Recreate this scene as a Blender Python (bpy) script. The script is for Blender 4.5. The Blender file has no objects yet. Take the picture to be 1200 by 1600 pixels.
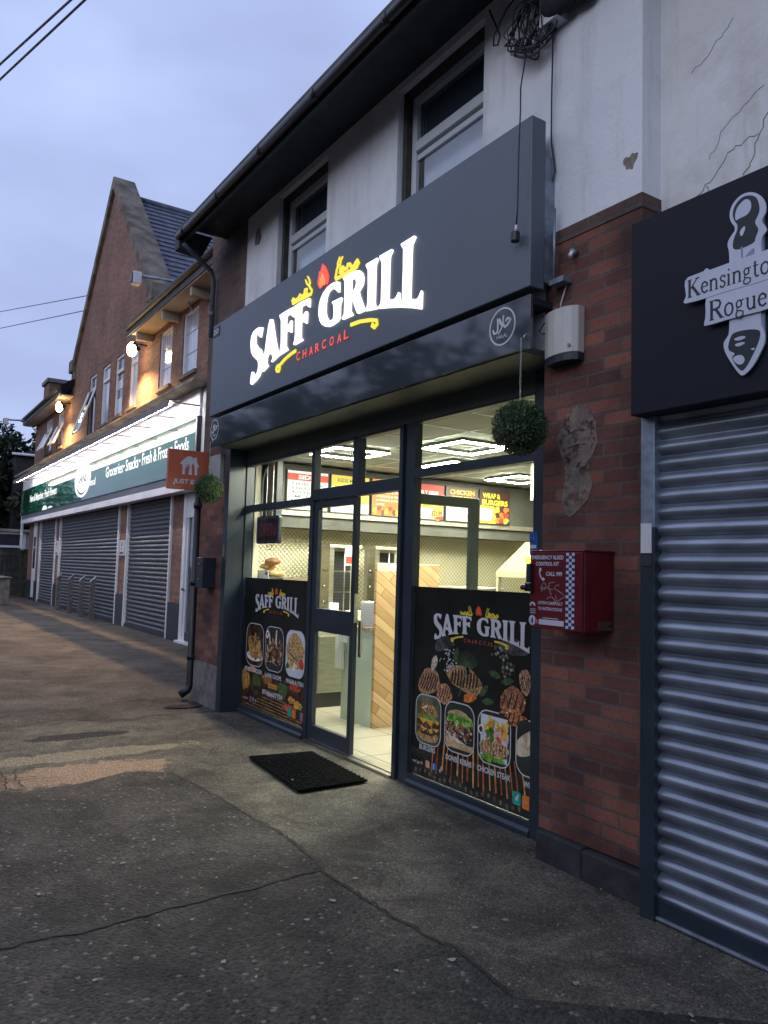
import bpy, bmesh, math, random
from mathutils import Vector, Matrix
import os
SC = bpy.context.scene
COL = SC.collection
rad = math.radians
rnd = random.Random(7)

# ------------------------------------------------------------------ camera, sky, sun, exposure
cam_data = bpy.data.cameras.new("camera")
cam = bpy.data.objects.new("camera", cam_data); COL.objects.link(cam)
# columns: right, up, back (camera axes in world space)
cr = Vector((0.55299389, 0.83270435, 0.02830588))
cu = Vector((0.04602361, -0.06444994, 0.99685908))
cb = Vector((0.83191321, -0.54995424, -0.07396448))
M = Matrix(((cr.x, cu.x, cb.x, 0), (cr.y, cu.y, cb.y, 0), (cr.z, cu.z, cb.z, 1.55), (0, 0, 0, 1)))
cam.matrix_world = M
cam_data.sensor_fit = 'VERTICAL'; cam_data.sensor_height = 36.0
cam_data.lens = 36.0 * 1202.0 / 1600.0
cam_data.clip_start = 0.05; cam_data.clip_end = 2000
SC.camera = cam

SUN_EL, SUN_AZ = rad(24), rad(202)
world = bpy.data.worlds.new("World"); SC.world = world; world.use_nodes = True
wn, wl = world.node_tree.nodes, world.node_tree.links
bg = wn['Background']
sky = wn.new('ShaderNodeTexSky'); sky.sky_type = 'NISHITA'; sky.sun_disc = False
sky.sun_elevation = SUN_EL; sky.sun_rotation = SUN_AZ; sky.air_density = 1.2; sky.dust_density = 2.0
tc = wn.new('ShaderNodeTexCoord')
# soft overcast: stretched noise decides how pale each part of the dusk cloud deck is
mp = wn.new('ShaderNodeMapping'); mp.inputs['Scale'].default_value = (1.0, 1.0, 2.2)
nz = wn.new('ShaderNodeTexNoise'); nz.inputs['Scale'].default_value = 1.7; nz.inputs['Detail'].default_value = 4; nz.inputs['Roughness'].default_value = .5
cr_ = wn.new('ShaderNodeValToRGB')
cr_.color_ramp.elements[0].position = .40; cr_.color_ramp.elements[0].color = (.41, .485, .80, 1)
cr_.color_ramp.elements[1].position = .60; cr_.color_ramp.elements[1].color = (.55, .67, 1.05, 1)
wl.new(tc.outputs['Generated'], mp.inputs['Vector']); wl.new(mp.outputs['Vector'], nz.inputs['Vector']); wl.new(nz.outputs['Fac'], cr_.inputs['Fac'])
dim = wn.new('ShaderNodeMixRGB'); dim.blend_type = 'MULTIPLY'; dim.inputs['Fac'].default_value = 1; dim.inputs['Color2'].default_value = (.1, .1, .1, 1)
wl.new(sky.outputs['Color'], dim.inputs['Color1'])
mx = wn.new('ShaderNodeMixRGB'); mx.inputs['Fac'].default_value = .85
wl.new(dim.outputs['Color'], mx.inputs['Color1']); wl.new(cr_.outputs['Color'], mx.inputs['Color2'])
wl.new(mx.outputs['Color'], bg.inputs['Color']); bg.inputs['Strength'].default_value = 1.12

sd = bpy.data.lights.new("sun", 'SUN'); sd.energy = 0.7; sd.angle = rad(40); sd.color = (.86, .92, 1.0)
so = bpy.data.objects.new("sun", sd); COL.objects.link(so)
so.rotation_euler = (rad(66), 0, rad(22)); so.location = (0, -5, 12)

SC.view_settings.view_transform = 'Standard'; SC.view_settings.look = 'None'
SC.view_settings.exposure = 0.0; SC.view_settings.gamma = 1.0
SC.render.engine = 'CYCLES'
try:
    SC.cycles.use_denoising = True; SC.cycles.max_bounces = 8; SC.cycles.diffuse_bounces = 4
    SC.cycles.sample_clamp_indirect = 6; SC.cycles.transparent_max_bounces = 12
except Exception: pass

# ------------------------------------------------------------------ materials
def new_mat(name):
    m = bpy.data.materials.new(name); m.use_nodes = True
    return m, m.node_tree.nodes, m.node_tree.links, m.node_tree.nodes['Principled BSDF']
def P(name, col, rough=.6, metal=0., var=.12, scale=6., bump=0., bscale=60., spec=.5, emis=None, es=0., col2=None, stretch=None, coat=0., detail=5, rvar=0.):
    m, n, l, b = new_mat(name)
    b.inputs['Roughness'].default_value = rough; b.inputs['Metallic'].default_value = metal
    b.inputs['Specular IOR Level'].default_value = spec; b.inputs['Coat Weight'].default_value = coat
    t = n.new('ShaderNodeTexCoord'); mpn = n.new('ShaderNodeMapping')
    if stretch: mpn.inputs['Scale'].default_value = stretch
    l.new(t.outputs['Object'], mpn.inputs['Vector'])
    nn = n.new('ShaderNodeTexNoise'); nn.inputs['Scale'].default_value = scale; nn.inputs['Detail'].default_value = detail
    l.new(mpn.outputs['Vector'], nn.inputs['Vector'])
    c1 = [max(0, c * (1 - var)) for c in col]; c2 = list(col2) if col2 else [min(1, c * (1 + var)) for c in col]
    rp = n.new('ShaderNodeValToRGB'); rp.color_ramp.elements[0].position = .35; rp.color_ramp.elements[1].position = .65
    rp.color_ramp.elements[0].color = (*c1, 1); rp.color_ramp.elements[1].color = (*c2, 1)
    l.new(nn.outputs['Fac'], rp.inputs['Fac']); l.new(rp.outputs['Color'], b.inputs['Base Color'])
    if rvar:
        mr = n.new('ShaderNodeMapRange'); mr.inputs['To Min'].default_value = rough - rvar; mr.inputs['To Max'].default_value = rough + rvar
        l.new(nn.outputs['Fac'], mr.inputs['Value']); l.new(mr.outputs['Result'], b.inputs['Roughness'])
    if bump:
        n2 = n.new('ShaderNodeTexNoise'); n2.inputs['Scale'].default_value = bscale; n2.inputs['Detail'].default_value = 6
        l.new(mpn.outputs['Vector'], n2.inputs['Vector'])
        bp = n.new('ShaderNodeBump'); bp.inputs['Strength'].default_value = bump; bp.inputs['Distance'].default_value = .01
        l.new(n2.outputs['Fac'], bp.inputs['Height']); l.new(bp.outputs['Normal'], b.inputs['Normal'])
    if emis: b.inputs['Emission Color'].default_value = (*emis, 1); b.inputs['Emission Strength'].default_value = es
    return m
def flat(name, col, rough=.6, es=0.):
    m, n, l, b = new_mat(name); b.inputs['Base Color'].default_value = (*[c * (.22 if es else 1) for c in col], 1); b.inputs['Roughness'].default_value = rough
    if es: b.inputs['Emission Color'].default_value = (*col, 1); b.inputs['Emission Strength'].default_value = es
    return m
def glass(name, tint=(1, 1, 1), refl=.08, dirt=.0):
    m, n, l, b = new_mat(name); n.remove(b)
    out = n['Material Output']; tr = n.new('ShaderNodeBsdfTransparent'); tr.inputs['Color'].default_value = (*tint, 1)
    gl = n.new('ShaderNodeBsdfGlossy'); gl.inputs['Roughness'].default_value = .02
    lw_ = n.new('ShaderNodeLayerWeight'); lw_.inputs['Blend'].default_value = .5
    pw = n.new('ShaderNodeMath'); pw.operation = 'POWER'; pw.inputs[1].default_value = 4.0; l.new(lw_.outputs['Facing'], pw.inputs[0])
    fr = n.new('ShaderNodeMapRange'); fr.inputs['To Min'].default_value = .05; fr.inputs['To Max'].default_value = .9; l.new(pw.outputs[0], fr.inputs['Value'])
    mi = n.new('ShaderNodeMixShader'); l.new(fr.outputs['Result'], mi.inputs['Fac']); l.new(tr.outputs[0], mi.inputs[1]); l.new(gl.outputs[0], mi.inputs[2])
    l.new(mi.outputs[0], out.inputs['Surface'])
    return m
def wall_vec(n, l):
    """vector lying in the wall: (x,z) on walls facing the street, (y,z) on flank walls"""
    t = n.new('ShaderNodeTexCoord'); s = n.new('ShaderNodeSeparateXYZ'); l.new(t.outputs['Object'], s.inputs[0])
    g = n.new('ShaderNodeNewGeometry'); sn = n.new('ShaderNodeSeparateXYZ'); l.new(g.outputs['True Normal'], sn.inputs[0])
    a = n.new('ShaderNodeMath'); a.operation = 'ABSOLUTE'; l.new(sn.outputs['X'], a.inputs[0])
    gt = n.new('ShaderNodeMath'); gt.operation = 'GREATER_THAN'; gt.inputs[1].default_value = .5; l.new(a.outputs[0], gt.inputs[0])
    mxf = n.new('ShaderNodeMix'); mxf.data_type = 'FLOAT'; l.new(gt.outputs[0], mxf.inputs['Factor']); l.new(s.outputs['X'], mxf.inputs['A']); l.new(s.outputs['Y'], mxf.inputs['B'])
    c = n.new('ShaderNodeCombineXYZ'); l.new(mxf.outputs['Result'], c.inputs['X']); l.new(s.outputs['Z'], c.inputs['Y'])
    return c.outputs[0], t.outputs['Object']
def brick_mat(name, c1, c2, mortar, dark=(.05, .03, .03), stain=.5, dscale=1.2, bump=.6, mort=.009):
    m, n, l, b = new_mat(name); v, ob = wall_vec(n, l)
    bt = n.new('ShaderNodeTexBrick'); bt.inputs['Scale'].default_value = 1; bt.inputs['Brick Width'].default_value = .225; bt.inputs['Row Height'].default_value = .075
    bt.inputs['Mortar Size'].default_value = mort; bt.inputs['Mortar Smooth'].default_value = .15; bt.inputs['Bias'].default_value = -.1
    bt.inputs['Color1'].default_value = (*c1, 1); bt.inputs['Color2'].default_value = (*c2, 1); bt.inputs['Mortar'].default_value = (*mortar, 1)
    # wobble so that courses are not ruler straight
    wn_ = n.new('ShaderNodeTexNoise'); wn_.inputs['Scale'].default_value = 9; l.new(ob, wn_.inputs['Vector'])
    sub = n.new('ShaderNodeVectorMath'); sub.operation = 'SUBTRACT'; sub.inputs[1].default_value = (.5, .5, .5); l.new(wn_.outputs['Color'], sub.inputs[0])
    scl = n.new('ShaderNodeVectorMath'); scl.operation = 'SCALE'; scl.inputs['Scale'].default_value = .012; l.new(sub.outputs[0], scl.inputs[0])
    ad = n.new('ShaderNodeVectorMath'); l.new(v, ad.inputs[0]); l.new(scl.outputs[0], ad.inputs[1]); l.new(ad.outputs[0], bt.inputs['Vector'])
    # second brick texture, same layout, random dark headers
    b2 = n.new('ShaderNodeTexBrick')
    for k in ('Scale', 'Brick Width', 'Row Height', 'Mortar Size'): b2.inputs[k].default_value = bt.inputs[k].default_value
    b2.inputs['Color1'].default_value = (0, 0, 0, 1); b2.inputs['Color2'].default_value = (1, 1, 1, 1); b2.inputs['Mortar'].default_value = (0, 0, 0, 1); b2.inputs['Bias'].default_value = -.35
    of = n.new('ShaderNodeVectorMath'); of.inputs[1].default_value = (22.5, 7.5, 0); l.new(ad.outputs[0], of.inputs[0]); l.new(of.outputs[0], b2.inputs['Vector'])
    mk = n.new('ShaderNodeMixRGB'); mk.inputs['Color2'].default_value = (*dark, 1)
    mf = n.new('ShaderNodeMath'); mf.operation = 'MULTIPLY'; mf.inputs[1].default_value = .55; l.new(b2.outputs['Color'], mf.inputs[0]); l.new(mf.outputs[0], mk.inputs['Fac']); l.new(bt.outputs['Color'], mk.inputs['Color1'])
    nn = n.new('ShaderNodeTexNoise'); nn.inputs['Scale'].default_value = dscale; nn.inputs['Detail'].default_value = 6; l.new(ob, nn.inputs['Vector'])
    rp = n.new('ShaderNodeValToRGB'); rp.color_ramp.elements[0].position = .4; rp.color_ramp.elements[1].position = .7; rp.color_ramp.elements[1].color = (1 - stain, 1 - stain, 1 - stain, 1); rp.color_ramp.elements[0].color = (1, 1, 1, 1)
    l.new(nn.outputs['Fac'], rp.inputs['Fac'])
    n3 = n.new('ShaderNodeTexNoise'); n3.inputs['Scale'].default_value = 45; n3.inputs['Detail'].default_value = 5; l.new(ob, n3.inputs['Vector'])
    r3 = n.new('ShaderNodeMapRange'); r3.inputs['To Min'].default_value = .65; r3.inputs['To Max'].default_value = 1.3; l.new(n3.outputs['Fac'], r3.inputs['Value'])
    m1 = n.new('ShaderNodeMixRGB'); m1.blend_type = 'MULTIPLY'; m1.inputs['Fac'].default_value = 1; l.new(mk.outputs[0], m1.inputs['Color1']); l.new(rp.outputs[0], m1.inputs['Color2'])
    m2 = n.new('ShaderNodeVectorMath'); m2.operation = 'SCALE'; l.new(m1.outputs[0], m2.inputs[0]); l.new(r3.outputs[0], m2.inputs['Scale'])
    l.new(m2.outputs[0], b.inputs['Base Color']); b.inputs['Roughness'].default_value = .85
    inv = n.new('ShaderNodeMath'); inv.operation = 'SUBTRACT'; inv.inputs[0].default_value = 1; l.new(bt.outputs['Fac'], inv.inputs[1])
    ad2 = n.new('ShaderNodeMath'); ad2.operation = 'MULTIPLY_ADD'; ad2.inputs[1].default_value = .35; l.new(n3.outputs['Fac'], ad2.inputs[0]); l.new(inv.outputs[0], ad2.inputs[2])
    bp = n.new('ShaderNodeBump'); bp.inputs['Strength'].default_value = bump; bp.inputs['Distance'].default_value = .012; l.new(ad2.outputs[0], bp.inputs['Height']); l.new(bp.outputs[0], b.inputs['Normal'])
    return m
def plank_mat(name, c1, c2, gap, w, h, ang, axis='Y', rough=.5):
    """boards laid at an angle on a plane facing +X (axis Y) or -Y (axis X)"""
    m, n, l, b = new_mat(name)
    t = n.new('ShaderNodeTexCoord'); s = n.new('ShaderNodeSeparateXYZ'); l.new(t.outputs['Object'], s.inputs[0])
    c = n.new('ShaderNodeCombineXYZ'); l.new(s.outputs[axis], c.inputs['X']); l.new(s.outputs['Z'], c.inputs['Y'])
    mpn = n.new('ShaderNodeMapping'); mpn.inputs['Rotation'].default_value = (0, 0, ang); l.new(c.outputs[0], mpn.inputs['Vector'])
    bt = n.new('ShaderNodeTexBrick'); bt.inputs['Scale'].default_value = 1; bt.inputs['Brick Width'].default_value = w; bt.inputs['Row Height'].default_value = h; bt.inputs['Mortar Size'].default_value = .0025; bt.inputs['Bias'].default_value = 0
    bt.inputs['Color1'].default_value = (*c1, 1); bt.inputs['Color2'].default_value = (*c2, 1); bt.inputs['Mortar'].default_value = (*gap, 1)
    l.new(mpn.outputs[0], bt.inputs['Vector'])
    m3 = n.new('ShaderNodeMapping'); m3.inputs['Scale'].default_value = (2, 26, 1); l.new(mpn.outputs[0], m3.inputs['Vector'])
    nn = n.new('ShaderNodeTexNoise'); nn.inputs['Scale'].default_value = 1.5; nn.inputs['Detail'].default_value = 7; nn.inputs['Distortion'].default_value = .6; l.new(m3.outputs[0], nn.inputs['Vector'])
    r = n.new('ShaderNodeMapRange'); r.inputs['To Min'].default_value = .7; r.inputs['To Max'].default_value = 1.25; l.new(nn.outputs['Fac'], r.inputs['Value'])
    m2 = n.new('ShaderNodeVectorMath'); m2.operation = 'SCALE'; l.new(bt.outputs['Color'], m2.inputs[0]); l.new(r.outputs[0], m2.inputs['Scale'])
    l.new(m2.outputs[0], b.inputs['Base Color']); b.inputs['Roughness'].default_value = rough
    return m
def quilt_mat(name, col, k=28., metal=.85, rough=.28, hexy=False):
    """pressed stainless sheet with a raised diamond pattern"""
    m, n, l, b = new_mat(name); v, ob = wall_vec(n, l)
    s = n.new('ShaderNodeSeparateXYZ'); l.new(v, s.inputs[0])
    def mth(op, a, bb=None):
        x = n.new('ShaderNodeMath'); x.operation = op
        for i, q in enumerate((a, bb)):
            if q is None: continue
            if isinstance(q, (int, float)): x.inputs[i].default_value = q
            else: l.new(q, x.inputs[i])
        return x.outputs[0]
    u = mth('MULTIPLY', mth('ADD', s.outputs['X'], s.outputs['Y']), k); w = mth('MULTIPLY', mth('SUBTRACT', s.outputs['X'], s.outputs['Y']), k)
    h = mth('MULTIPLY', mth('ABSOLUTE', mth('SINE', u)), mth('ABSOLUTE', mth('SINE', w)))
    rp = n.new('ShaderNodeValToRGB'); rp.color_ramp.elements[0].color = (*[c * .55 for c in col], 1); rp.color_ramp.elements[1].color = (*col, 1); rp.color_ramp.elements[0].position = .05; rp.color_ramp.elements[1].position = .4
    l.new(h, rp.inputs['Fac']); l.new(rp.outputs[0], b.inputs['Base Color'])
    bp = n.new('ShaderNodeBump'); bp.inputs['Strength'].default_value = .6; bp.inputs['Distance'].default_value = .01; l.new(h, bp.inputs['Height']); l.new(bp.outputs[0], b.inputs['Normal'])
    b.inputs['Metallic'].default_value = metal; b.inputs['Roughness'].default_value = rough
    return m
def NM(n, l, op, a, bb=None, c=None):
    x = n.new('ShaderNodeMath'); x.operation = op
    for i, q in enumerate((a, bb, c)):
        if q is None: continue
        if isinstance(q, (int, float)): x.inputs[i].default_value = q
        else: l.new(q, x.inputs[i])
    return x.outputs[0]
def asphalt(name, c1, c2, sp=(.3, .28, .25), bump=.9, sscale=70., thr=.70, big=.5, wet=.0, rough=.8, patches=()):
    """aggregate surface: stones of differing tone, blotches, damp stains; patches = worn or painted-in lit areas (x, y, rx, ry, colour, roughness)"""
    m, n, l, b = new_mat(name); t = n.new('ShaderNodeTexCoord'); ob = t.outputs['Object']
    def noise(sc, det=6, ro=.6, dist=0.):
        q = n.new('ShaderNodeTexNoise'); q.inputs['Scale'].default_value = sc; q.inputs['Detail'].default_value = det; q.inputs['Roughness'].default_value = ro; q.inputs['Distortion'].default_value = dist; l.new(ob, q.inputs['Vector']); return q
    def ramp(src, p0, p1, k0, k1):
        r1 = n.new('ShaderNodeValToRGB'); r1.color_ramp.elements[0].position = p0; r1.color_ramp.elements[1].position = p1
        r1.color_ramp.elements[0].color = (*k0, 1); r1.color_ramp.elements[1].color = (*k1, 1); l.new(src, r1.inputs['Fac']); return r1.outputs[0]
    a = noise(big, 9, .66, .4); base = ramp(a.outputs['Fac'], .36, .64, c1, c2)
    st = noise(big * 2.7, 8, .7, .8); stain = ramp(st.outputs['Fac'], .40, .60, (.55, .55, .55), (1.12, 1.12, 1.12))
    mx1 = n.new('ShaderNodeMixRGB'); mx1.blend_type = 'MULTIPLY'; mx1.inputs['Fac'].default_value = 1; l.new(base, mx1.inputs['Color1']); l.new(stain, mx1.inputs['Color2'])
    col = mx1.outputs[0]; rgh = NM(n, l, 'MULTIPLY_ADD', st.outputs['Fac'], -.5, rough + .22)
    for (px, py, rx, ry, pc, pr) in patches:
        s_ = n.new('ShaderNodeSeparateXYZ'); l.new(ob, s_.inputs[0]); wb = noise(5.5, 6, .65)
        dx = NM(n, l, 'MULTIPLY', NM(n, l, 'SUBTRACT', s_.outputs['X'], px), 1 / rx); dy = NM(n, l, 'MULTIPLY', NM(n, l, 'SUBTRACT', s_.outputs['Y'], py), 1 / ry)
        d2 = NM(n, l, 'SQRT', NM(n, l, 'ADD', NM(n, l, 'MULTIPLY', dx, dx), NM(n, l, 'MULTIPLY', dy, dy)))
        d2 = NM(n, l, 'ADD', d2, NM(n, l, 'MULTIPLY', NM(n, l, 'SUBTRACT', wb.outputs['Fac'], .5), 1.6))
        mr = n.new('ShaderNodeMapRange'); mr.interpolation_type = 'SMOOTHSTEP'; mr.inputs['From Min'].default_value = 1.06; mr.inputs['From Max'].default_value = .90; l.new(d2, mr.inputs['Value'])
        mk = n.new('ShaderNodeMixRGB'); mk.inputs['Color2'].default_value = (*pc, 1); l.new(mr.outputs[0], mk.inputs['Fac']); l.new(col, mk.inputs['Color1']); col = mk.outputs[0]
        rm = n.new('ShaderNodeMix'); rm.data_type = 'FLOAT'; l.new(mr.outputs[0], rm.inputs['Factor']); l.new(rgh, rm.inputs['A']); rm.inputs['B'].default_value = pr; rgh = rm.outputs['Result']
    v = n.new('ShaderNodeTexVoronoi'); v.inputs['Scale'].default_value = sscale * 1.5; l.new(ob, v.inputs['Vector'])
    wn2 = n.new('ShaderNodeTexWhiteNoise'); l.new(v.outputs['Color'], wn2.inputs['Vector'])
    g = noise(sscale, 4, .7)
    tone = NM(n, l, 'MULTIPLY', NM(n, l, 'MULTIPLY_ADD', wn2.outputs['Value'], 1.05, .50), NM(n, l, 'MULTIPLY_ADD', g.outputs['Fac'], 1.5, .25))
    sc = n.new('ShaderNodeVectorMath'); sc.operation = 'SCALE'; l.new(col, sc.inputs[0]); l.new(tone, sc.inputs['Scale'])
    gt = NM(n, l, 'GREATER_THAN', wn2.outputs['Value'], .982)
    mk = n.new('ShaderNodeMixRGB'); mk.inputs['Color2'].default_value = (*sp, 1); l.new(NM(n, l, 'MULTIPLY', gt, .45), mk.inputs['Fac']); l.new(sc.outputs[0], mk.inputs['Color1'])
    l.new(mk.outputs[0], b.inputs['Base Color']); l.new(rgh, b.inputs['Roughness']); b.inputs['Specular IOR Level'].default_value = .4
    hh = NM(n, l, 'ADD', NM(n, l, 'MULTIPLY', g.outputs['Fac'], .5), NM(n, l, 'ADD', NM(n, l, 'MULTIPLY', v.outputs['Distance'], -.5), NM(n, l, 'MULTIPLY', a.outputs['Fac'], 1.4)))
    bp = n.new('ShaderNodeBump'); bp.inputs['Strength'].default_value = bump; bp.inputs['Distance'].default_value = .012; l.new(hh, bp.inputs['Height']); l.new(bp.outputs['Normal'], b.inputs['Normal'])
    return m
def streaky(name, c, c2, stain, rough=.78):
    """weathered render: dirt runs, damp blotches, trowel texture"""
    m, n, l, b = new_mat(name); t = n.new('ShaderNodeTexCoord'); ob = t.outputs['Object']
    def noise(sc, stretch=(1, 1, 1), det=6, ro=.6):
        mp_ = n.new('ShaderNodeMapping'); mp_.inputs['Scale'].default_value = stretch; l.new(ob, mp_.inputs['Vector']); q = n.new('ShaderNodeTexNoise'); q.inputs['Scale'].default_value = sc; q.inputs['Detail'].default_value = det; q.inputs['Roughness'].default_value = ro; l.new(mp_.outputs[0], q.inputs['Vector']); return q.outputs['Fac']
    def mr(src, a0, a1, b0, b1):
        q = n.new('ShaderNodeMapRange'); q.inputs['From Min'].default_value = a0; q.inputs['From Max'].default_value = a1; q.inputs['To Min'].default_value = b0; q.inputs['To Max'].default_value = b1; l.new(src, q.inputs['Value']); return q.outputs[0]
    m1 = n.new('ShaderNodeMixRGB'); m1.inputs['Color1'].default_value = (*c, 1); m1.inputs['Color2'].default_value = (*c2, 1); l.new(mr(noise(.9), .35, .65, 0, 1), m1.inputs['Fac'])
    m2 = n.new('ShaderNodeMixRGB'); m2.inputs['Color2'].default_value = (*stain, 1); l.new(m1.outputs[0], m2.inputs['Color1']); l.new(mr(noise(2.2, (3.5, 3.5, .35), 8, .7), .50, .78, 0, .65), m2.inputs['Fac'])
    m3 = n.new('ShaderNodeMixRGB'); m3.inputs['Color2'].default_value = (*stain, 1); l.new(m2.outputs[0], m3.inputs['Color1']); l.new(mr(noise(1.3, (1, 1, 1), 10, .75), .54, .74, 0, .5), m3.inputs['Fac'])
    l.new(m3.outputs[0], b.inputs['Base Color']); b.inputs['Roughness'].default_value = rough
    hh = NM(n, l, 'ADD', noise(38, (1, 1, 1), 6), NM(n, l, 'MULTIPLY', noise(6), 1.5)); bp = n.new('ShaderNodeBump'); bp.inputs['Strength'].default_value = .35; bp.inputs['Distance'].default_value = .01; l.new(hh, bp.inputs['Height']); l.new(bp.outputs[0], b.inputs['Normal'])
    return m
M_ = {}
M_['brick'] = brick_mat('red_brick', (.135, .050, .038), (.32, .115, .072), (.12, .09, .075), stain=.66, mort=.007, dscale=2.0)
M_['brick_left'] = brick_mat('orange_brick', (.25, .105, .068), (.35, .165, .105), (.19, .15, .12), stain=.35, dscale=.8)
M_['brick_dark'] = brick_mat('sooty_brick', (.13, .075, .055), (.2, .11, .08), (.12, .10, .09), stain=.5)
M_['render'] = streaky('white_painted_render', (.70, .69, .71), (.82, .81, .82), (.42, .41, .40))
M_['render_old'] = streaky('old_cream_render', (.64, .61, .58), (.78, .76, .75), (.36, .31, .26))
M_['cement'] = P('grey_cement', (.16, .145, .135), .9, var=.3, scale=9, bump=.5, bscale=50)
M_['tile'] = None
M_['slate'] = P('slate_paint', (.024, .033, .044), .38, var=.12, scale=4, rvar=.06, spec=.5)
M_['slate_dark'] = P('dark_slate_paint', (.02, .027, .036), .45, var=.15, scale=4)
M_['fascia'] = P('satin_anthracite_panel', (.092, .110, .134), .42, var=.10, scale=1.6, spec=.6, rvar=.10, bump=.12, bscale=2.2, stretch=(1, 1, .6))
M_['fascia_gloss'] = P('gloss_anthracite_panel', (.040, .047, .056), .06, var=.08, scale=1.0, spec=.9)
M_['soffit'] = P('dark_painted_timber', (.03, .035, .045), .7, var=.25, scale=5)
M_['timber_dark'] = P('brown_timber', (.05, .045, .035), .7, var=.3, scale=12)
M_['upvc'] = P('white_plastic', (.62, .63, .66), .35, var=.05, scale=3)
M_['upvc_far'] = P('white_plastic_frames', (.72, .72, .74), .4, var=.06, scale=2)
M_['steel'] = P('brushed_steel', (.50, .48, .42), .32, 1, var=.12, scale=8, stretch=(1, 1, 8))
M_['steel_warm'] = P('kitchen_steel', (.42, .40, .33), .45, .7, var=.12, scale=5)
M_['galv'] = P('galvanised_steel', (.26, .30, .36), .42, .55, var=.2, scale=22, detail=8)
M_['shutter'] = P('shutter_steel', (.26, .29, .34), .33, .65, var=.30, scale=5, stretch=(.6, 1, 2), detail=10, rvar=.10)
M_['shutter_far'] = P('grey_shutter_steel', (.075, .08, .092), .5, .2, var=.15, scale=5)
M_['white_panel'] = P('white_fascia_board', (.66, .64, .68), .5, var=.08, scale=1.2)
M_['ledge'] = P('mossy_concrete_ledge', (.30, .27, .20), .9, var=.35, scale=3, bump=.5, bscale=30)
M_['black'] = P('black_plastic', (.012, .012, .013), .4, var=.2, scale=10)
M_['rubber'] = P('black_rubber', (.005, .005, .005), .95, spec=.12, var=.3, scale=40, bump=.5, bscale=160)
M_['wire_grey'] = P('weathered_wire', (.13, .14, .17), .6)
M_['cable'] = P('black_cable', (.015, .016, .022), .5, var=.1)
M_['glass'] = glass('clear_glass')
M_['pane_sky'] = P('dark_window_pane', (.035, .045, .06), .05, var=.2, scale=1, spec=1.0)
M_['pane_net'] = P('net_curtain_behind_glass', (.42, .45, .52), .12, var=.2, scale=3, spec=.9, stretch=(6, 1, .6))
M_['pane_pale'] = P('pale_sky_toned_pane', (.45, .50, .58), .1, var=.08, scale=2, spec=.9)  # pale base colour stands in for sky reflected in the panes
M_['white'] = flat('white', (.75, .75, .75)); M_['offwhite'] = P('off_white_print', (.62, .60, .60), .45, var=.05)
M_['lit_white'] = flat('lit_white_acrylic', (1.0, .97, .98), .4, 1.6)
M_['lit_yellow'] = flat('lit_yellow_acrylic', (1.0, .82, .06), .4, 1.0)
M_['lit_red'] = flat('lit_red_acrylic', (1.0, .10, .05), .4, 1.0)
M_['lit_orange'] = flat('lit_orange_acrylic', (1.0, .28, .08), .4, 1.1)
M_['led'] = flat('led_tube', (.97, 1.0, .78), .4, 190.0)
M_['red'] = P('red_enamel', (.115, .010, .014), .35, var=.15, scale=9, spec=.5)
M_['mint'] = P('pale_mint_board', (.55, .64, .55), .5, var=.03)
M_['wood_diag'] = plank_mat('diagonal_oak_boards', (.50, .30, .13), (.72, .50, .27), (.2, .1, .04), 1.3, .085, rad(36), 'Y')
M_['quilt'] = quilt_mat('diamond_pressed_steel', (.50, .46, .32), 55, .45, .42)
M_['ceiling'] = P('pale_ceiling_tile', (.30, .32, .28), .8, var=.06, scale=3)
M_['floor_tile'] = P('beige_floor_tile', (.36, .33, .265), .3, var=.07, scale=4, spec=.4)
M_['canopy_steel'] = P('dull_canopy_steel', (.085, .085, .075), .6, .1, var=.15, scale=4)
M_['in_wall'] = P('warm_grey_kitchen_wall', (.40, .38, .30), .6, var=.1, scale=3)
M_['leaf'] = P('artificial_leaf', (.035, .075, .022), .5, var=.5, scale=30, col2=(.07, .13, .035))
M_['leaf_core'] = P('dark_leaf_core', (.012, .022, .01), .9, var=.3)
M_['leaf_far'] = P('dusky_foliage', (.02, .035, .016), .8, var=.5, scale=3, col2=(.045, .065, .03))
M_['bark'] = P('bark', (.05, .04, .03), .9, var=.3, scale=10, bump=.5, bscale=40)
M_['ochre_text'] = flat('cream_ink', (.5, .48, .42)); M_['ink'] = flat('dark_ink', (.03, .03, .035))
M_['sill_brown'] = P('weathered_sill', (.10, .09, .07), .8, var=.3, scale=15)

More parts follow.
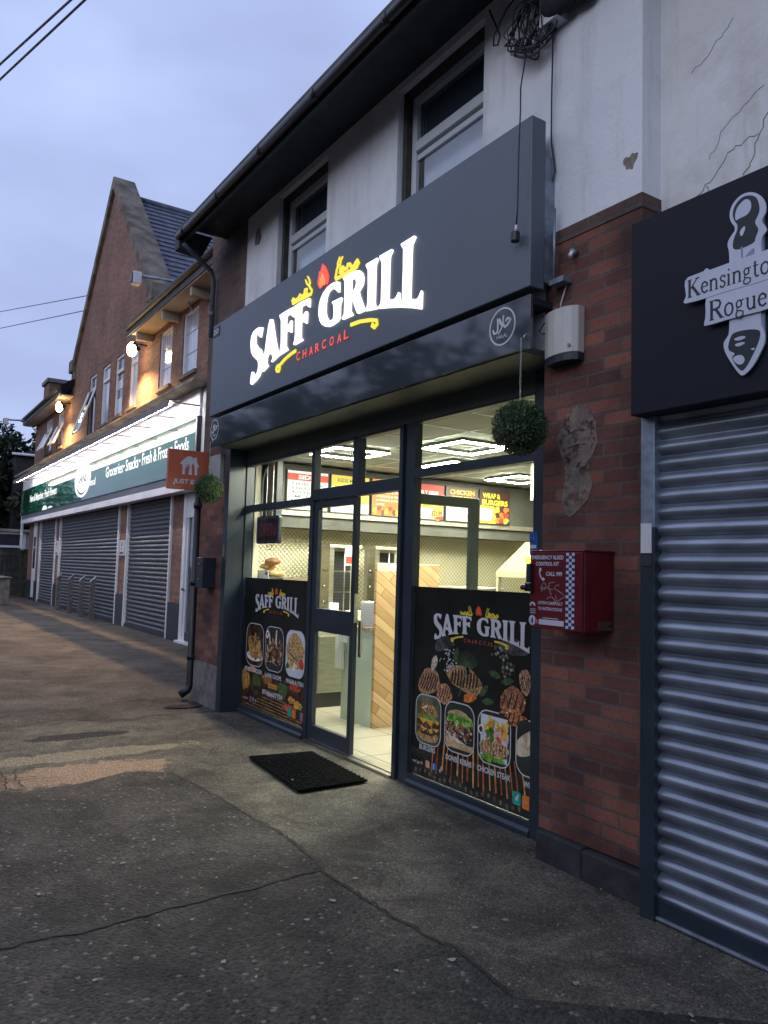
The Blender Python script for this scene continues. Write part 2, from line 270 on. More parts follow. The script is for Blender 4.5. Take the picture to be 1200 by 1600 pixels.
# ------------------------------------------------------------------ mesh builder
def xz(Y):   return (Vector((0, Y, 0)), Vector((1, 0, 0)), Vector((0, 0, 1)), Vector((0, -1, 0)))      # drawing on a wall facing the street
def yz(X):   return (Vector((X, 0, 0)), Vector((0, 1, 0)), Vector((0, 0, 1)), Vector((1, 0, 0)))       # drawing on a plane facing +X
def xy(Z):   return (Vector((0, 0, Z)), Vector((1, 0, 0)), Vector((0, 1, 0)), Vector((0, 0, 1)))
class MB:
    def __init__(s): s.bm = bmesh.new(); s.mats = []
    def mi(s, mat):
        if mat not in s.mats: s.mats.append(mat)
        return s.mats.index(mat)
    def face(s, pts, mat):
        try:
            f = s.bm.faces.new([s.bm.verts.new(p) for p in pts]); f.material_index = s.mi(mat); return f
        except Exception: return None
    def box(s, x0, x1, y0, y1, z0, z1, mat):
        c = [(x, y, z) for x in (x0, x1) for y in (y0, y1) for z in (z0, z1)]
        v = [s.bm.verts.new(p) for p in c]; k = s.mi(mat)
        for f in ((0, 1, 3, 2), (4, 6, 7, 5), (0, 4, 5, 1), (2, 3, 7, 6), (0, 2, 6, 4), (1, 5, 7, 3)):
            fc = s.bm.faces.new([v[i] for i in f]); fc.material_index = k
        return s
    def prism(s, pts, fr, d0, d1, mat):
        """closed polygon in frame fr extruded from offset d0 to d1 along the normal"""
        O, U, V, N = fr; k = s.mi(mat); n = len(pts)
        a = [s.bm.verts.new(O + U * p[0] + V * p[1] + N * d0) for p in pts]; b = [s.bm.verts.new(O + U * p[0] + V * p[1] + N * d1) for p in pts]
        for q in (list(reversed(a)), b):
            f = s.bm.faces.new(q); f.material_index = k
        for i in range(n):
            f = s.bm.faces.new((a[i], a[(i + 1) % n], b[(i + 1) % n], b[i])); f.material_index = k
        return s
    def sheet(s, pts, fr, d, mat):
        O, U, V, N = fr; s.face([O + U * p[0] + V * p[1] + N * d for p in pts], mat); return s
    def tube(s, pts, r, mat, seg=8, closed=False, smooth=True, taper=None):
        pts = [Vector(p) for p in pts]; k = s.mi(mat); rings = []; n = len(pts)
        prev = None
        for i, p in enumerate(pts):
            if closed: t = pts[(i + 1) % n] - pts[i - 1]
            else: t = pts[min(i + 1, n - 1)] - pts[max(i - 1, 0)]
            t.normalize()
            if prev is None: up = Vector((0, 0, 1)) if abs(t.z) < .9 else Vector((1, 0, 0)); a = t.cross(up).normalized()
            else: a = (prev - t * prev.dot(t)).normalized()
            prev = a; b = t.cross(a)
            rr = r if taper is None else r + (taper - r) * i / max(1, n - 1)
            rings.append([s.bm.verts.new(p + (a * math.cos(2 * math.pi * j / seg) + b * math.sin(2 * math.pi * j / seg)) * rr) for j in range(seg)])
        m = n if closed else n - 1
        for i in range(m):
            A, B = rings[i], rings[(i + 1) % n]
            for j in range(seg):
                f = s.bm.faces.new((A[j], A[(j + 1) % seg], B[(j + 1) % seg], B[j])); f.material_index = k; f.smooth = smooth
        if not closed:
            for R in (list(reversed(rings[0])), rings[-1]):
                f = s.bm.faces.new(R); f.material_index = k
        return s
    def sphere(s, c, r, mat, u=16, v=10, sc=(1, 1, 1)):
        k = s.mi(mat); geo = bmesh.ops.create_uvsphere(s.bm, u_segments=u, v_segments=v, radius=1)
        for q in geo['verts']: q.co = Vector(c) + Vector((q.co.x * r * sc[0], q.co.y * r * sc[1], q.co.z * r * sc[2]))
        fs = set(f for q in geo['verts'] for f in q.link_faces)
        for f in fs: f.material_index = k; f.smooth = True
        return s
    def curve(s, polys, fr, d0, d1, mat):
        """2-D outlines (holes allowed) filled and given thickness"""
        cu_ = bpy.data.curves.new('tmp', 'CURVE'); cu_.dimensions = '2D'; cu_.fill_mode = 'BOTH'; cu_.extrude = max(1e-5, (d1 - d0) / 2)
        for pl in polys:
            sp = cu_.splines.new('POLY'); sp.points.add(len(pl) - 1); sp.use_cyclic_u = True
            for i, p in enumerate(pl): sp.points[i].co = (p[0], p[1], 0, 1)
        s._eat(cu_, fr, (d0 + d1) / 2, mat); return s
    def _eat(s, cu_, fr, dz, mat, ox=0, oy=0, sx=1, sy=1):
        o = bpy.data.objects.new('tmp', cu_); COL.objects.link(o)
        dg = bpy.context.evaluated_depsgraph_get(); me = o.evaluated_get(dg).to_mesh(); O, U, V, N = fr; k = s.mi(mat)
        vs = [s.bm.verts.new(O + U * (ox + v.co.x * sx) + V * (oy + v.co.y * sy) + N * (dz + v.co.z)) for v in me.vertices]
        for p in me.polygons:
            try: f = s.bm.faces.new([vs[i] for i in p.vertices]); f.material_index = k
            except ValueError: pass
        o.evaluated_get(dg).to_mesh_clear(); bpy.data.objects.remove(o); 
        (bpy.data.curves).remove(cu_)
    def text(s, body, fr, x, y, h, d0, d1, mat, w=None, align='LEFT', bold=0.0, space=1.0, shear=0.):
        """lettering, cap height h, optional total width w"""
        cu_ = bpy.data.curves.new('tmp', 'FONT'); cu_.body = body; cu_.size = 1; cu_.extrude = 0; cu_.offset = bold; cu_.space_character = space; cu_.shear = shear; cu_.resolution_u = 3
        o = bpy.data.objects.new('tmp', cu_); COL.objects.link(o); dg = bpy.context.evaluated_depsgraph_get(); me = o.evaluated_get(dg).to_mesh()
        xs = [v.co.x for v in me.vertices] or [0, 1]; mnx, mxx = min(xs), max(xs); sy = h / .7; sx = sy if w is None else w / max(1e-6, mxx - mnx)
        W = (mxx - mnx) * sx; ox = x - mnx * sx - (0 if align == 'LEFT' else W / 2 if align == 'CENTER' else W)
        O, U, V, N = fr; k = s.mi(mat)
        vs = [s.bm.verts.new(O + U * (ox + v.co.x * sx) + V * (y + v.co.y * sy) + N * d1) for v in me.vertices]
        for p in me.polygons:
            try: f = s.bm.faces.new([vs[i] for i in p.vertices]); f.material_index = k
            except ValueError: pass
        o.evaluated_get(dg).to_mesh_clear(); bpy.data.objects.remove(o); bpy.data.curves.remove(cu_)
        return s
    def stroke(s, pts, wd, fr, d0, d1, mat, taper=None):
        """a brushed line of width wd drawn in the frame"""
        pts = [Vector((p[0], p[1])) for p in pts]; n = len(pts); L, R = [], []
        for i in range(n):
            t = pts[min(i + 1, n - 1)] - pts[max(i - 1, 0)]
            if t.length < 1e-9: t = Vector((1, 0))
            t.normalize(); nn = Vector((-t.y, t.x)); h = wd / 2 if taper is None else (wd + (taper - wd) * i / (n - 1)) / 2
            L.append(pts[i] + nn * h); R.append(pts[i] - nn * h)
        for i in range(n - 1):
            s.prism([L[i], R[i], R[i + 1], L[i + 1]], fr, d0, d1 + .00005 * i, mat)
        return s
    def build(s, name, parent=None, bevel=0., smooth=False):
        bmesh.ops.recalc_face_normals(s.bm, faces=s.bm.faces)
        me = bpy.data.meshes.new(name); s.bm.to_mesh(me); s.bm.free()
        for m in s.mats: me.materials.append(m)
        if smooth:
            for p in me.polygons: p.use_smooth = True
        o = bpy.data.objects.new(name, me); COL.objects.link(o)
        if bevel:
            bv = o.modifiers.new('edge', 'BEVEL'); bv.width = bevel; bv.segments = 2; bv.limit_method = 'ANGLE'; bv.angle_limit = rad(40)
        return o
ORIG = {}
def tag(o, label, cat, group=None, kind=None):
    if label: o['label'] = label
    if cat: o['category'] = cat
    if group: o['group'] = group
    if kind: o['kind'] = kind
    return o
def thing(name, label, cat, loc, group=None):
    o = bpy.data.objects.new(name, None); COL.objects.link(o); o.location = loc; o.empty_display_size = .1
    ORIG[o.name] = Vector(loc); return tag(o, label, cat, group)
def struct(mb, name, label=None, cat=None, **k):
    o = mb.build(name, None, **k); o['kind'] = 'structure'
    if label: o['label'] = label
    return o
def solo(mb, name, label, cat, group=None, **k): return tag(mb.build(name, None, **k), label, cat, group)
def sub(mb, name, par, label=None, **k):
    """child or grandchild whose mesh is in world coordinates"""
    me_o = mb.build(name, None, **k); me_o.parent = par
    me_o.matrix_parent_inverse = Matrix.Translation(-ORIG[par.name]) if par.name in ORIG else Matrix.Identity(4)
    if label: me_o['label'] = label
    return me_o
def sub_each(mb, name, par, label=None, **k):
    """every loose piece of the builder becomes a part of its own"""
    seen = {}; groups = []
    for f in mb.bm.faces:
        if f in seen: continue
        st_ = [f]; g = []; seen[f] = 1
        while st_:
            q = st_.pop(); g.append(q)
            for v in q.verts:
                for h in v.link_faces:
                    if h not in seen: seen[h] = 1; st_.append(h)
        groups.append(g)
    for g in groups:
        m = MB(); mp_ = {}
        for f in g:
            vs = []
            for v in f.verts:
                if v not in mp_: mp_[v] = m.bm.verts.new(v.co)
                vs.append(mp_[v])
            nf = m.bm.faces.new(vs); nf.material_index = m.mi(mb.mats[f.material_index]); nf.smooth = f.smooth
        sub(m, name, par, label, **k)
    mb.bm.free()
def copy_tree(o, delta=None, label=None):
    c = o.copy(); COL.objects.link(c)
    if o.name in ORIG: ORIG[c.name] = ORIG[o.name]
    for ch in [x for x in COL.objects if x.parent == o]:
        cc = copy_tree(ch); cc.parent = c
    if delta is not None: c.location = Vector(o.location) + Vector(delta)
    if label: c['label'] = label
    return c
def arc(cx, cy, r, a0, a1, n=16, ry=None):
    return [(cx + r * math.cos(rad(a0 + (a1 - a0) * i / n)), cy + (ry or r) * math.sin(rad(a0 + (a1 - a0) * i / n))) for i in range(n + 1)]
def chaikin(p, it=2):
    for _ in range(it):
        q = []
        for i in range(len(p)):
            a, b = p[i], p[(i + 1) % len(p)]; q += [(a[0] * .75 + b[0] * .25, a[1] * .75 + b[1] * .25), (a[0] * .25 + b[0] * .75, a[1] * .25 + b[1] * .75)]
        p = q
    return p
def rrect(x0, x1, z0, z1, r, n=5):
    p = []
    for cx, cz, a in ((x1 - r, z1 - r, 0), (x0 + r, z1 - r, 90), (x0 + r, z0 + r, 180), (x1 - r, z0 + r, 270)): p += arc(cx, cz, r, a, a + 90, n)
    return p
def blob(cx, cz, rx, rz, seed, wob=.15, n=22, rot=0.):
    r = random.Random(seed); ph = [r.uniform(0, 6.28) for _ in range(4)]; out = []
    for i in range(n):
        a = 2 * math.pi * i / n; k = 1 + wob * (math.sin(2 * a + ph[0]) * .5 + math.sin(3 * a + ph[1]) * .5 + math.sin(5 * a + ph[2]) * .35 + math.sin(9 * a + ph[3]) * .2)
        u, v = rx * k * math.cos(a), rz * k * math.sin(a); out.append((cx + u * math.cos(rot) - v * math.sin(rot), cz + u * math.sin(rot) + v * math.cos(rot)))
    return out
# ------------------------------------------------------------------ outlines measured on their own planes (metres)
L_OUT = {
  'S': [(-6.618,3.8),(-6.651,3.711),(-6.683,3.723),(-6.709,3.757),(-6.739,3.773),(-6.771,3.76),(-6.774,3.717),(-6.762,3.675),(-6.716,3.633),(-6.639,3.589),(-6.599,3.541),(-6.581,3.487),(-6.589,3.435),(-6.611,3.386),(-6.651,3.34),(-6.712,3.314),(-6.821,3.287),(-6.851,3.301),(-6.85,3.348),(-6.83,3.411),(-6.805,3.41),(-6.778,3.377),(-6.745,3.36),(-6.709,3.375),(-6.685,3.409),(-6.679,3.454),(-6.693,3.488),(-6.742,3.522),(-6.811,3.564),(-6.857,3.61),(-6.877,3.662),(-6.884,3.727),(-6.87,3.776),(-6.826,3.809),(-6.762,3.821),(-6.697,3.82)],
  'A': [(-6.455,3.836),(-6.41,3.824),(-6.389,3.784),(-6.358,3.701),(-6.319,3.602),(-6.274,3.506),(-6.226,3.449),(-6.383,3.415),(-6.394,3.426),(-6.362,3.446),(-6.379,3.477),(-6.405,3.508),(-6.477,3.504),(-6.496,3.478),(-6.498,3.428),(-6.46,3.395),(-6.57,3.366),(-6.597,3.372),(-6.595,3.406),(-6.566,3.476),(-6.545,3.537),(-6.529,3.613),(-6.509,3.7),(-6.483,3.793)],
  'Ah': [(-6.443,3.658),(-6.397,3.572),(-6.461,3.571)],
  'F': [(-6.25,3.822),(-6.11,3.826),(-5.972,3.821),(-5.964,3.769),(-5.97,3.728),(-5.99,3.74),(-6.013,3.762),(-6.042,3.774),(-6.098,3.777),(-6.114,3.765),(-6.111,3.686),(-6.074,3.682),(-6.048,3.69),(-6.025,3.709),(-6.009,3.71),(-5.999,3.695),(-6,3.602),(-6.016,3.603),(-6.042,3.622),(-6.078,3.631),(-6.109,3.629),(-6.105,3.544),(-6.102,3.5),(-6.064,3.464),(-6.066,3.457),(-6.219,3.446),(-6.235,3.458),(-6.213,3.489),(-6.202,3.545),(-6.206,3.634),(-6.217,3.763),(-6.245,3.8)],
  'F2': [(-5.961,3.822),(-5.833,3.826),(-5.684,3.82),(-5.67,3.794),(-5.673,3.736),(-5.695,3.746),(-5.718,3.766),(-5.749,3.781),(-5.815,3.785),(-5.829,3.775),(-5.826,3.704),(-5.786,3.699),(-5.765,3.705),(-5.737,3.719),(-5.722,3.715),(-5.713,3.695),(-5.714,3.615),(-5.728,3.61),(-5.756,3.63),(-5.789,3.642),(-5.822,3.643),(-5.819,3.554),(-5.816,3.512),(-5.78,3.481),(-5.788,3.476),(-5.937,3.472),(-5.953,3.482),(-5.929,3.517),(-5.924,3.566),(-5.932,3.71),(-5.937,3.772),(-5.959,3.796)],
  'G': [(-5.506,3.653),(-5.502,3.706),(-5.483,3.748),(-5.442,3.79),(-5.37,3.822),(-5.293,3.829),(-5.215,3.822),(-5.182,3.808),(-5.177,3.727),(-5.191,3.725),(-5.221,3.751),(-5.261,3.776),(-5.303,3.787),(-5.352,3.776),(-5.378,3.739),(-5.39,3.689),(-5.389,3.628),(-5.388,3.618),(-5.374,3.578),(-5.341,3.542),(-5.298,3.523),(-5.262,3.526),(-5.251,3.546),(-5.252,3.605),(-5.262,3.645),(-5.284,3.667),(-5.275,3.674),(-5.137,3.669),(-5.132,3.657),(-5.157,3.611),(-5.155,3.514),(-5.181,3.49),(-5.263,3.48),(-5.334,3.483),(-5.395,3.502),(-5.443,3.529),(-5.482,3.573),(-5.501,3.618)],
  'R': [(-5.125,3.822),(-5.019,3.827),(-4.924,3.819),(-4.876,3.805),(-4.834,3.77),(-4.815,3.726),(-4.823,3.68),(-4.878,3.64),(-4.859,3.597),(-4.815,3.523),(-4.776,3.468),(-4.88,3.47),(-4.895,3.483),(-4.976,3.618),(-4.991,3.622),(-4.991,3.521),(-4.956,3.484),(-4.964,3.478),(-5.107,3.483),(-5.117,3.494),(-5.087,3.522),(-5.084,3.617),(-5.089,3.746),(-5.095,3.787)],
  'Rh': [(-4.991,3.768),(-4.956,3.766),(-4.925,3.748),(-4.915,3.72),(-4.927,3.686),(-4.956,3.669),(-4.991,3.673)],
  'I': [(-4.781,3.821),(-4.627,3.821),(-4.621,3.808),(-4.647,3.777),(-4.65,3.736),(-4.648,3.495),(-4.644,3.476),(-4.615,3.441),(-4.618,3.436),(-4.768,3.46),(-4.772,3.469),(-4.751,3.481),(-4.745,3.522),(-4.745,3.644),(-4.752,3.768),(-4.78,3.805)],
  'L': [(-4.595,3.824),(-4.44,3.822),(-4.432,3.811),(-4.463,3.777),(-4.466,3.725),(-4.466,3.462),(-4.391,3.443),(-4.362,3.455),(-4.339,3.48),(-4.331,3.472),(-4.329,3.373),(-4.339,3.371),(-4.455,3.4),(-4.589,3.43),(-4.596,3.439),(-4.571,3.456),(-4.56,3.482),(-4.56,3.648),(-4.564,3.763),(-4.593,3.808)],
  'L2': [(-4.323,3.82),(-4.163,3.823),(-4.155,3.81),(-4.191,3.769),(-4.194,3.716),(-4.196,3.391),(-4.118,3.366),(-4.098,3.374),(-4.068,3.412),(-4.061,3.4),(-4.063,3.291),(-4.072,3.285),(-4.169,3.32),(-4.322,3.367),(-4.326,3.377),(-4.296,3.4),(-4.291,3.424),(-4.289,3.622),(-4.292,3.772),(-4.32,3.807)],
  'flame': [(-5.473,4.052),(-5.451,4.023),(-5.438,4.025),(-5.411,3.99),(-5.386,3.955),(-5.366,3.909),(-5.372,3.877),(-5.388,3.849),(-5.407,3.874),(-5.433,3.855),(-5.455,3.882),(-5.473,3.857),(-5.507,3.85),(-5.529,3.874),(-5.55,3.911),(-5.535,3.954),(-5.525,4.005),(-5.503,3.985),(-5.492,4.022)],
}
K_OUT = {
  'swL': [(-5.913,3.418),(-6.012,3.408),(-6.121,3.388),(-6.215,3.357),(-6.277,3.355),(-6.296,3.337),(-6.273,3.307),(-6.235,3.303),(-6.22,3.325),(-6.25,3.351)],
  'swR': [(-4.99,3.412),(-4.854,3.404),(-4.701,3.376),(-4.621,3.352),(-4.615,3.322),(-4.651,3.306),(-4.682,3.327),(-4.668,3.344)],
  'barL': [(-5.982,3.896),(-6.018,3.892),(-6.003,3.861),(-5.85,3.859),(-5.66,3.852)],
  'wavL': [(-6.007,3.91),(-5.966,3.881),(-5.905,3.882),(-5.869,3.907),(-5.84,3.881),(-5.793,3.885),(-5.781,3.924),(-5.745,3.92),(-5.742,3.884),(-5.793,3.878)],
  'fkL': [(-5.658,3.856),(-5.654,3.88),(-5.686,3.91),(-5.71,3.941)],
  'fkL1': [(-5.71,3.938),(-5.748,3.963),(-5.776,4.008)],
  'fkL2': [(-5.71,3.938),(-5.691,3.953),(-5.706,3.986),(-5.74,4.027)],
  'barR': [(-5.249,3.852),(-5.105,3.849),(-4.925,3.851),(-4.901,3.872),(-4.923,3.901),(-4.949,3.887),(-4.968,3.868),(-5.004,3.873),(-5.036,3.908),(-5.066,3.913),(-5.071,3.888),(-5.114,3.889),(-5.14,3.917),(-5.177,3.916),(-5.184,3.885),(-5.15,3.874),(-5.138,3.887)],
  'fkR': [(-5.256,3.855),(-5.251,3.873),(-5.235,3.927),(-5.217,3.948)],
  'fkR1': [(-5.221,3.943),(-5.223,3.976),(-5.194,4.018)],
  'fkR2': [(-5.221,3.943),(-5.183,3.95),(-5.178,3.981),(-5.149,4.006)],
}
BB_OUT = {
  'pole': [(-1.752,3.152),(-1.717,3.13),(-1.691,3.094),(-1.683,3.056),(-1.689,3.03),(-1.706,3.008),(-1.687,2.981),(-1.681,2.959),(-1.707,2.939),(-1.705,2.865),(-1.71,2.628),(-1.71,2.572),(-1.696,2.552),(-1.691,2.506),(-1.717,2.456),(-1.746,2.412),(-1.784,2.383),(-1.802,2.389),(-1.841,2.449),(-1.872,2.508),(-1.875,2.544),(-1.856,2.562),(-1.846,2.583),(-1.845,2.888),(-1.848,2.936),(-1.856,2.962),(-1.844,2.988),(-1.813,3.015),(-1.841,3.058),(-1.845,3.095),(-1.831,3.131),(-1.794,3.155)],
  'balldark': [(-1.752,3.138),(-1.723,3.118),(-1.711,3.078),(-1.712,3.044),(-1.736,3.013),(-1.713,2.979),(-1.73,2.948),(-1.733,2.926),(-1.826,2.92),(-1.832,2.966),(-1.801,3.02),(-1.825,3.058),(-1.831,3.09),(-1.819,3.121),(-1.788,3.144)],
  'balllight': [(-1.77,3.131),(-1.747,3.11),(-1.746,3.075),(-1.765,3.056),(-1.801,3.055),(-1.816,3.049),(-1.819,3.079),(-1.807,3.11)],
  'stripe1': [(-1.733,2.914),(-1.734,2.874),(-1.778,2.854),(-1.802,2.85),(-1.772,2.887)],
  'stripe2': [(-1.734,2.772),(-1.735,2.72),(-1.791,2.714),(-1.767,2.747)],
  'lowdark': [(-1.828,2.579),(-1.716,2.565),(-1.71,2.533),(-1.734,2.477),(-1.784,2.397),(-1.811,2.42),(-1.841,2.472),(-1.817,2.484),(-1.856,2.504),(-1.847,2.549)],
  'lowlight1': [(-1.835,2.471),(-1.793,2.476),(-1.775,2.446),(-1.796,2.428),(-1.823,2.445)],
  'lowlight2': [(-1.834,2.546),(-1.792,2.553),(-1.768,2.541),(-1.804,2.533)],
  'lowlight3': [(-1.828,2.524),(-1.786,2.526),(-1.774,2.517),(-1.81,2.508)],
  'lowlight4': [(-1.757,2.488),(-1.734,2.491),(-1.74,2.478)],
  'lowlight5': [(-1.801,2.996),(-1.777,3.017),(-1.771,3.003),(-1.789,2.968)],
  'ban1': [(-2.054,2.866),(-2.036,2.87),(-1.963,2.871),(-1.94,2.853),(-1.864,2.846),(-1.766,2.842),(-1.674,2.851),(-1.543,2.854),(-1.544,2.768),(-1.674,2.753),(-1.791,2.754),(-1.902,2.757),(-1.986,2.763),(-2.054,2.765),(-2.062,2.775),(-2.052,2.794),(-2.057,2.833)],
  'ban2': [(-1.953,2.748),(-1.934,2.76),(-1.767,2.753),(-1.674,2.759),(-1.57,2.765),(-1.571,2.646),(-1.676,2.63),(-1.816,2.634),(-1.954,2.631),(-1.96,2.638),(-1.95,2.675)],
}
G_OUT = {
  'edgeC': [(-7.909,1.075),(-7.89,1.315),(-8.058,1.523),(-8.038,1.712),(-7.899,1.861),(-7.84,2.058),(-7.813,2.267),(-7.881,2.512),(-7.859,2.805),(-7.84,3.188)],
  'lineD': [(-8.447,1.142),(-8.457,1.433),(-8.527,1.78),(-8.571,2.123),(-8.56,2.615),(-8.662,3.197)],
  'crackA': [(-3.464,0.522),(-3.467,0.664),(-3.453,0.81),(-3.463,0.955),(-3.489,1.17),(-3.504,1.399),(-3.506,1.641),(-3.533,1.843),(-3.526,2.021)],
  'edgeB': [(-5.867,1.653),(-5.811,1.801),(-5.653,1.952),(-5.312,1.989),(-5.021,2.018),(-4.741,2.039),(-4.42,2.051),(-4.17,2.08),(-3.956,2.076),(-3.776,2.062),(-3.526,2.021),(-3.321,2.014),(-3.162,2.026),(-2.985,2.035),(-2.724,2.059),(-2.513,2.096),(-2.161,2.049)],
  'redpatch': [(-6.253,0.869),(-6.32,1.049),(-6.285,1.199),(-6.368,1.374),(-6.38,1.616),(-6.361,1.886),(-6.281,2.044),(-5.962,1.954),(-5.807,1.847),(-5.753,1.645),(-5.739,1.418),(-5.709,1.199),(-5.681,0.992),(-5.715,0.802)],
  'darkpatch': [(-7.402,1.317),(-7.502,1.414),(-7.433,1.617),(-7.524,1.748),(-7.478,1.909),(-7.332,2.016),(-7.195,1.923),(-7.294,1.78),(-7.249,1.633),(-7.031,1.508),(-7.074,1.313),(-7.196,1.283)],
  'nearcorner': [(-5.565,0.784),(-5.662,1.028),(-5.714,1.326),(-5.867,1.653)],
  'spots': [(-4.132,1.13),(-2.919,1.24),(-3.46,2.331),(-2.472,2.014),(-3.031,0.784),(-3.552,2.131),(-3.425,2.236),(-3.187,1.884),(-4.744,3.038),(-4.109,1.172),(-4.36,1.407),(-4.243,2.179),(-2.521,1.786),(-2.479,2.023),(-3.78,2.791),(-2.648,2.285),(-2.635,2.453),(-9.068,1.974),(-8.079,2.087),(-8.478,2.605),(-8.124,1.239),(-3.074,1.69),(-3.323,1.258),(-2.752,1.302),(-3.919,0.739),(-2.102,2.32),(-2.077,2.192),(-3.94,1.581),(-3.356,2.109),(-3.26,2.707),(-3.779,3.031),(-1.744,2.515)],
}
CHAR_POS = [(-5.851,3.355),(-5.735,3.354),(-5.619,3.352),(-5.512,3.355),(-5.398,3.355),(-5.271,3.352),(-5.15,3.346),(-5.047,3.353)]
# ------------------------------------------------------------------ ground
A_FAR = asphalt('worn_asphalt', (.046, .038, .031), (.082, .068, .054), sscale=60, thr=.72)
A_APRON = asphalt('cement_patched_apron', (.075, .063, .046), (.150, .128, .094), sp=(.35, .33, .28), sscale=75, big=1.0, patches=((-5.98, 1.33, .30, .72, (.27, .165, .095), .62), (-7.25, 1.62, .13, .45, (.016, .015, .014), .85), (-6.55, 1.5, .16, .9, (.24, .19, .12), .8)))  # last patch paints a pale yellowish lit band into the ground colour
A_NEAR = asphalt('coarse_asphalt', (.029, .026, .022), (.060, .052, .043), sp=(.28, .26, .25), sscale=42, bump=1.3, big=.8)  # dark asphalt, lowered further to paint a vignette into the nearest ground
F0 = xy(0)
def subdiv_sheet(poly, z, mat, name, label, kind='structure'):
    mb = MB(); mb.sheet(poly, F0, z, mat); o = mb.build(name); o['kind'] = kind; o['label'] = label; return o
subdiv_sheet([(-400, -400), (400, -400), (400, 400), (-400, 400)], -.004, A_FAR, 'ground', 'worn dark asphalt forecourt running along the shops')
eC = [p for p in G_OUT['edgeC']]
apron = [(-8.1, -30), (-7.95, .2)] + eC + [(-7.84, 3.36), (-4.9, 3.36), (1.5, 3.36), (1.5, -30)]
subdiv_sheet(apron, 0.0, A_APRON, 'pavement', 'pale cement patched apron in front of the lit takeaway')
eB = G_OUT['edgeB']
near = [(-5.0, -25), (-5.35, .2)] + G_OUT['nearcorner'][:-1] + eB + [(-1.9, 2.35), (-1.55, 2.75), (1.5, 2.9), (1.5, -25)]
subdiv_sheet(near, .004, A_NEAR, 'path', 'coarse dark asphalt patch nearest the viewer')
def jag(pts, n=6, amp=.012, seed=3):
    r = random.Random(seed); out = []
    for i in range(len(pts) - 1):
        a, b = Vector(pts[i]), Vector(pts[i + 1])
        for j in range(n): out.append(tuple(a.lerp(b, j / n) + Vector((r.uniform(-amp, amp), r.uniform(-amp, amp)))))
    return out + [tuple(pts[-1])]
A_CRACK = P('tar_joint', (.012, .011, .011), .75, var=.4, scale=30, bump=.6, bscale=90)
A_RED = asphalt('reddish_worn_surface', (.16, .095, .06), (.30, .20, .13), sp=(.4, .33, .26), sscale=90, big=1.5)
A_DARK = asphalt('damp_tar_patch', (.014, .013, .012), (.024, .022, .020), sscale=50, rough=.9)
mb = MB()
def ribbon(mb, pts, w, z, mat, seed=1, n=6, amp=.012):
    r = random.Random(seed); q = [Vector(p) for p in jag(pts, n, amp, seed)]
    L, R = [], []
    for i in range(len(q)):
        t = q[min(i + 1, len(q) - 1)] - q[max(i - 1, 0)]; t.normalize(); nn = Vector((-t.y, t.x)); h = w * r.uniform(.35, .75)
        L.append(q[i] + nn * h); R.append(q[i] - nn * h * r.uniform(.6, 1.2))
    for i in range(len(q) - 1): mb.sheet([R[i], R[i + 1], L[i + 1], L[i]], F0, z, mat)
ribbon(mb, [(-3.47, -8)] + G_OUT['crackA'] + [(-3.53, 2.03)], .020, .008, A_CRACK, 2)
ribbon(mb, eB[7:] , .016, .0085, A_CRACK, 3)
ribbon(mb, eB[:8], .009, .0085, A_CRACK, 4)
ribbon(mb, [(-7.95, .2)] + eC, .022, .005, A_CRACK, 5, amp=.02)
ribbon(mb, [(-8.35, -6)] + G_OUT['lineD'] + [(-8.66, 3.6)], .014, .003, A_CRACK, 6)
r = random.Random(11)
x, y = -5.72, .86
for k in range(12):   # crazed paving beside the red patch
    xx = -6.25 + k * .06; ribbon(mb, [(xx, .35 + .03 * k), (xx + r.uniform(-.05, .05), .7), (xx + r.uniform(-.04, .04), 1.0 + r.uniform(-.2,.2))], .010, .013, A_CRACK, 20 + k)
for k in range(5): ribbon(mb, [(-6.28, .5 + k * .12), (-6.0, .55 + k * .1 + r.uniform(-.05, .05)), (-5.74, .48 + k * .12)], .012, .0135, A_CRACK, 40 + k)
o = mb.build('ground_cracks'); o['kind'] = 'structure'; o['label'] = 'tar joints and cracks across the forecourt'
mb = MB(); mb.sheet(blob(-8.25, 2.92, .10, .22, 4), F0, .0075, A_DARK)
o = mb.build('ground_drain'); o['kind'] = 'structure'; o['label'] = 'dark damp hollow at the foot of the drainpipe'
# flecks of gum, grit and leaf litter pressed into the ground
mb = MB(); pale = P('trodden_gum', (.30, .285, .26), .8, var=.2, scale=40)
brn = P('dead_leaf', (.10, .07, .035), .8, var=.3, scale=30)
for i, p in enumerate(G_OUT['spots']):
    s_ = r.uniform(.006, .016); mb.prism(blob(p[0], p[1], s_, s_ * r.uniform(.5, .9), 100 + i, .3, 10, r.uniform(0, 3)), F0, .009, .0105, pale)
for i in range(330):
    px, py = r.uniform(-9, -1.3), r.uniform(-.2, 3.1)
    if r.random() < .35: py = 3.12 - abs(r.gauss(0, .12))
    s_ = r.uniform(.002, .008); mb.prism(blob(px, py, s_, s_ * r.uniform(.4, .9), 300 + i, .3, 7, r.uniform(0, 3)), F0, .0085, .0115, pale if r.random() < .35 else brn)
o = mb.build('litter'); o['kind'] = 'stuff'; o['label'] = 'flecks of gum, grit and leaf litter on the asphalt'
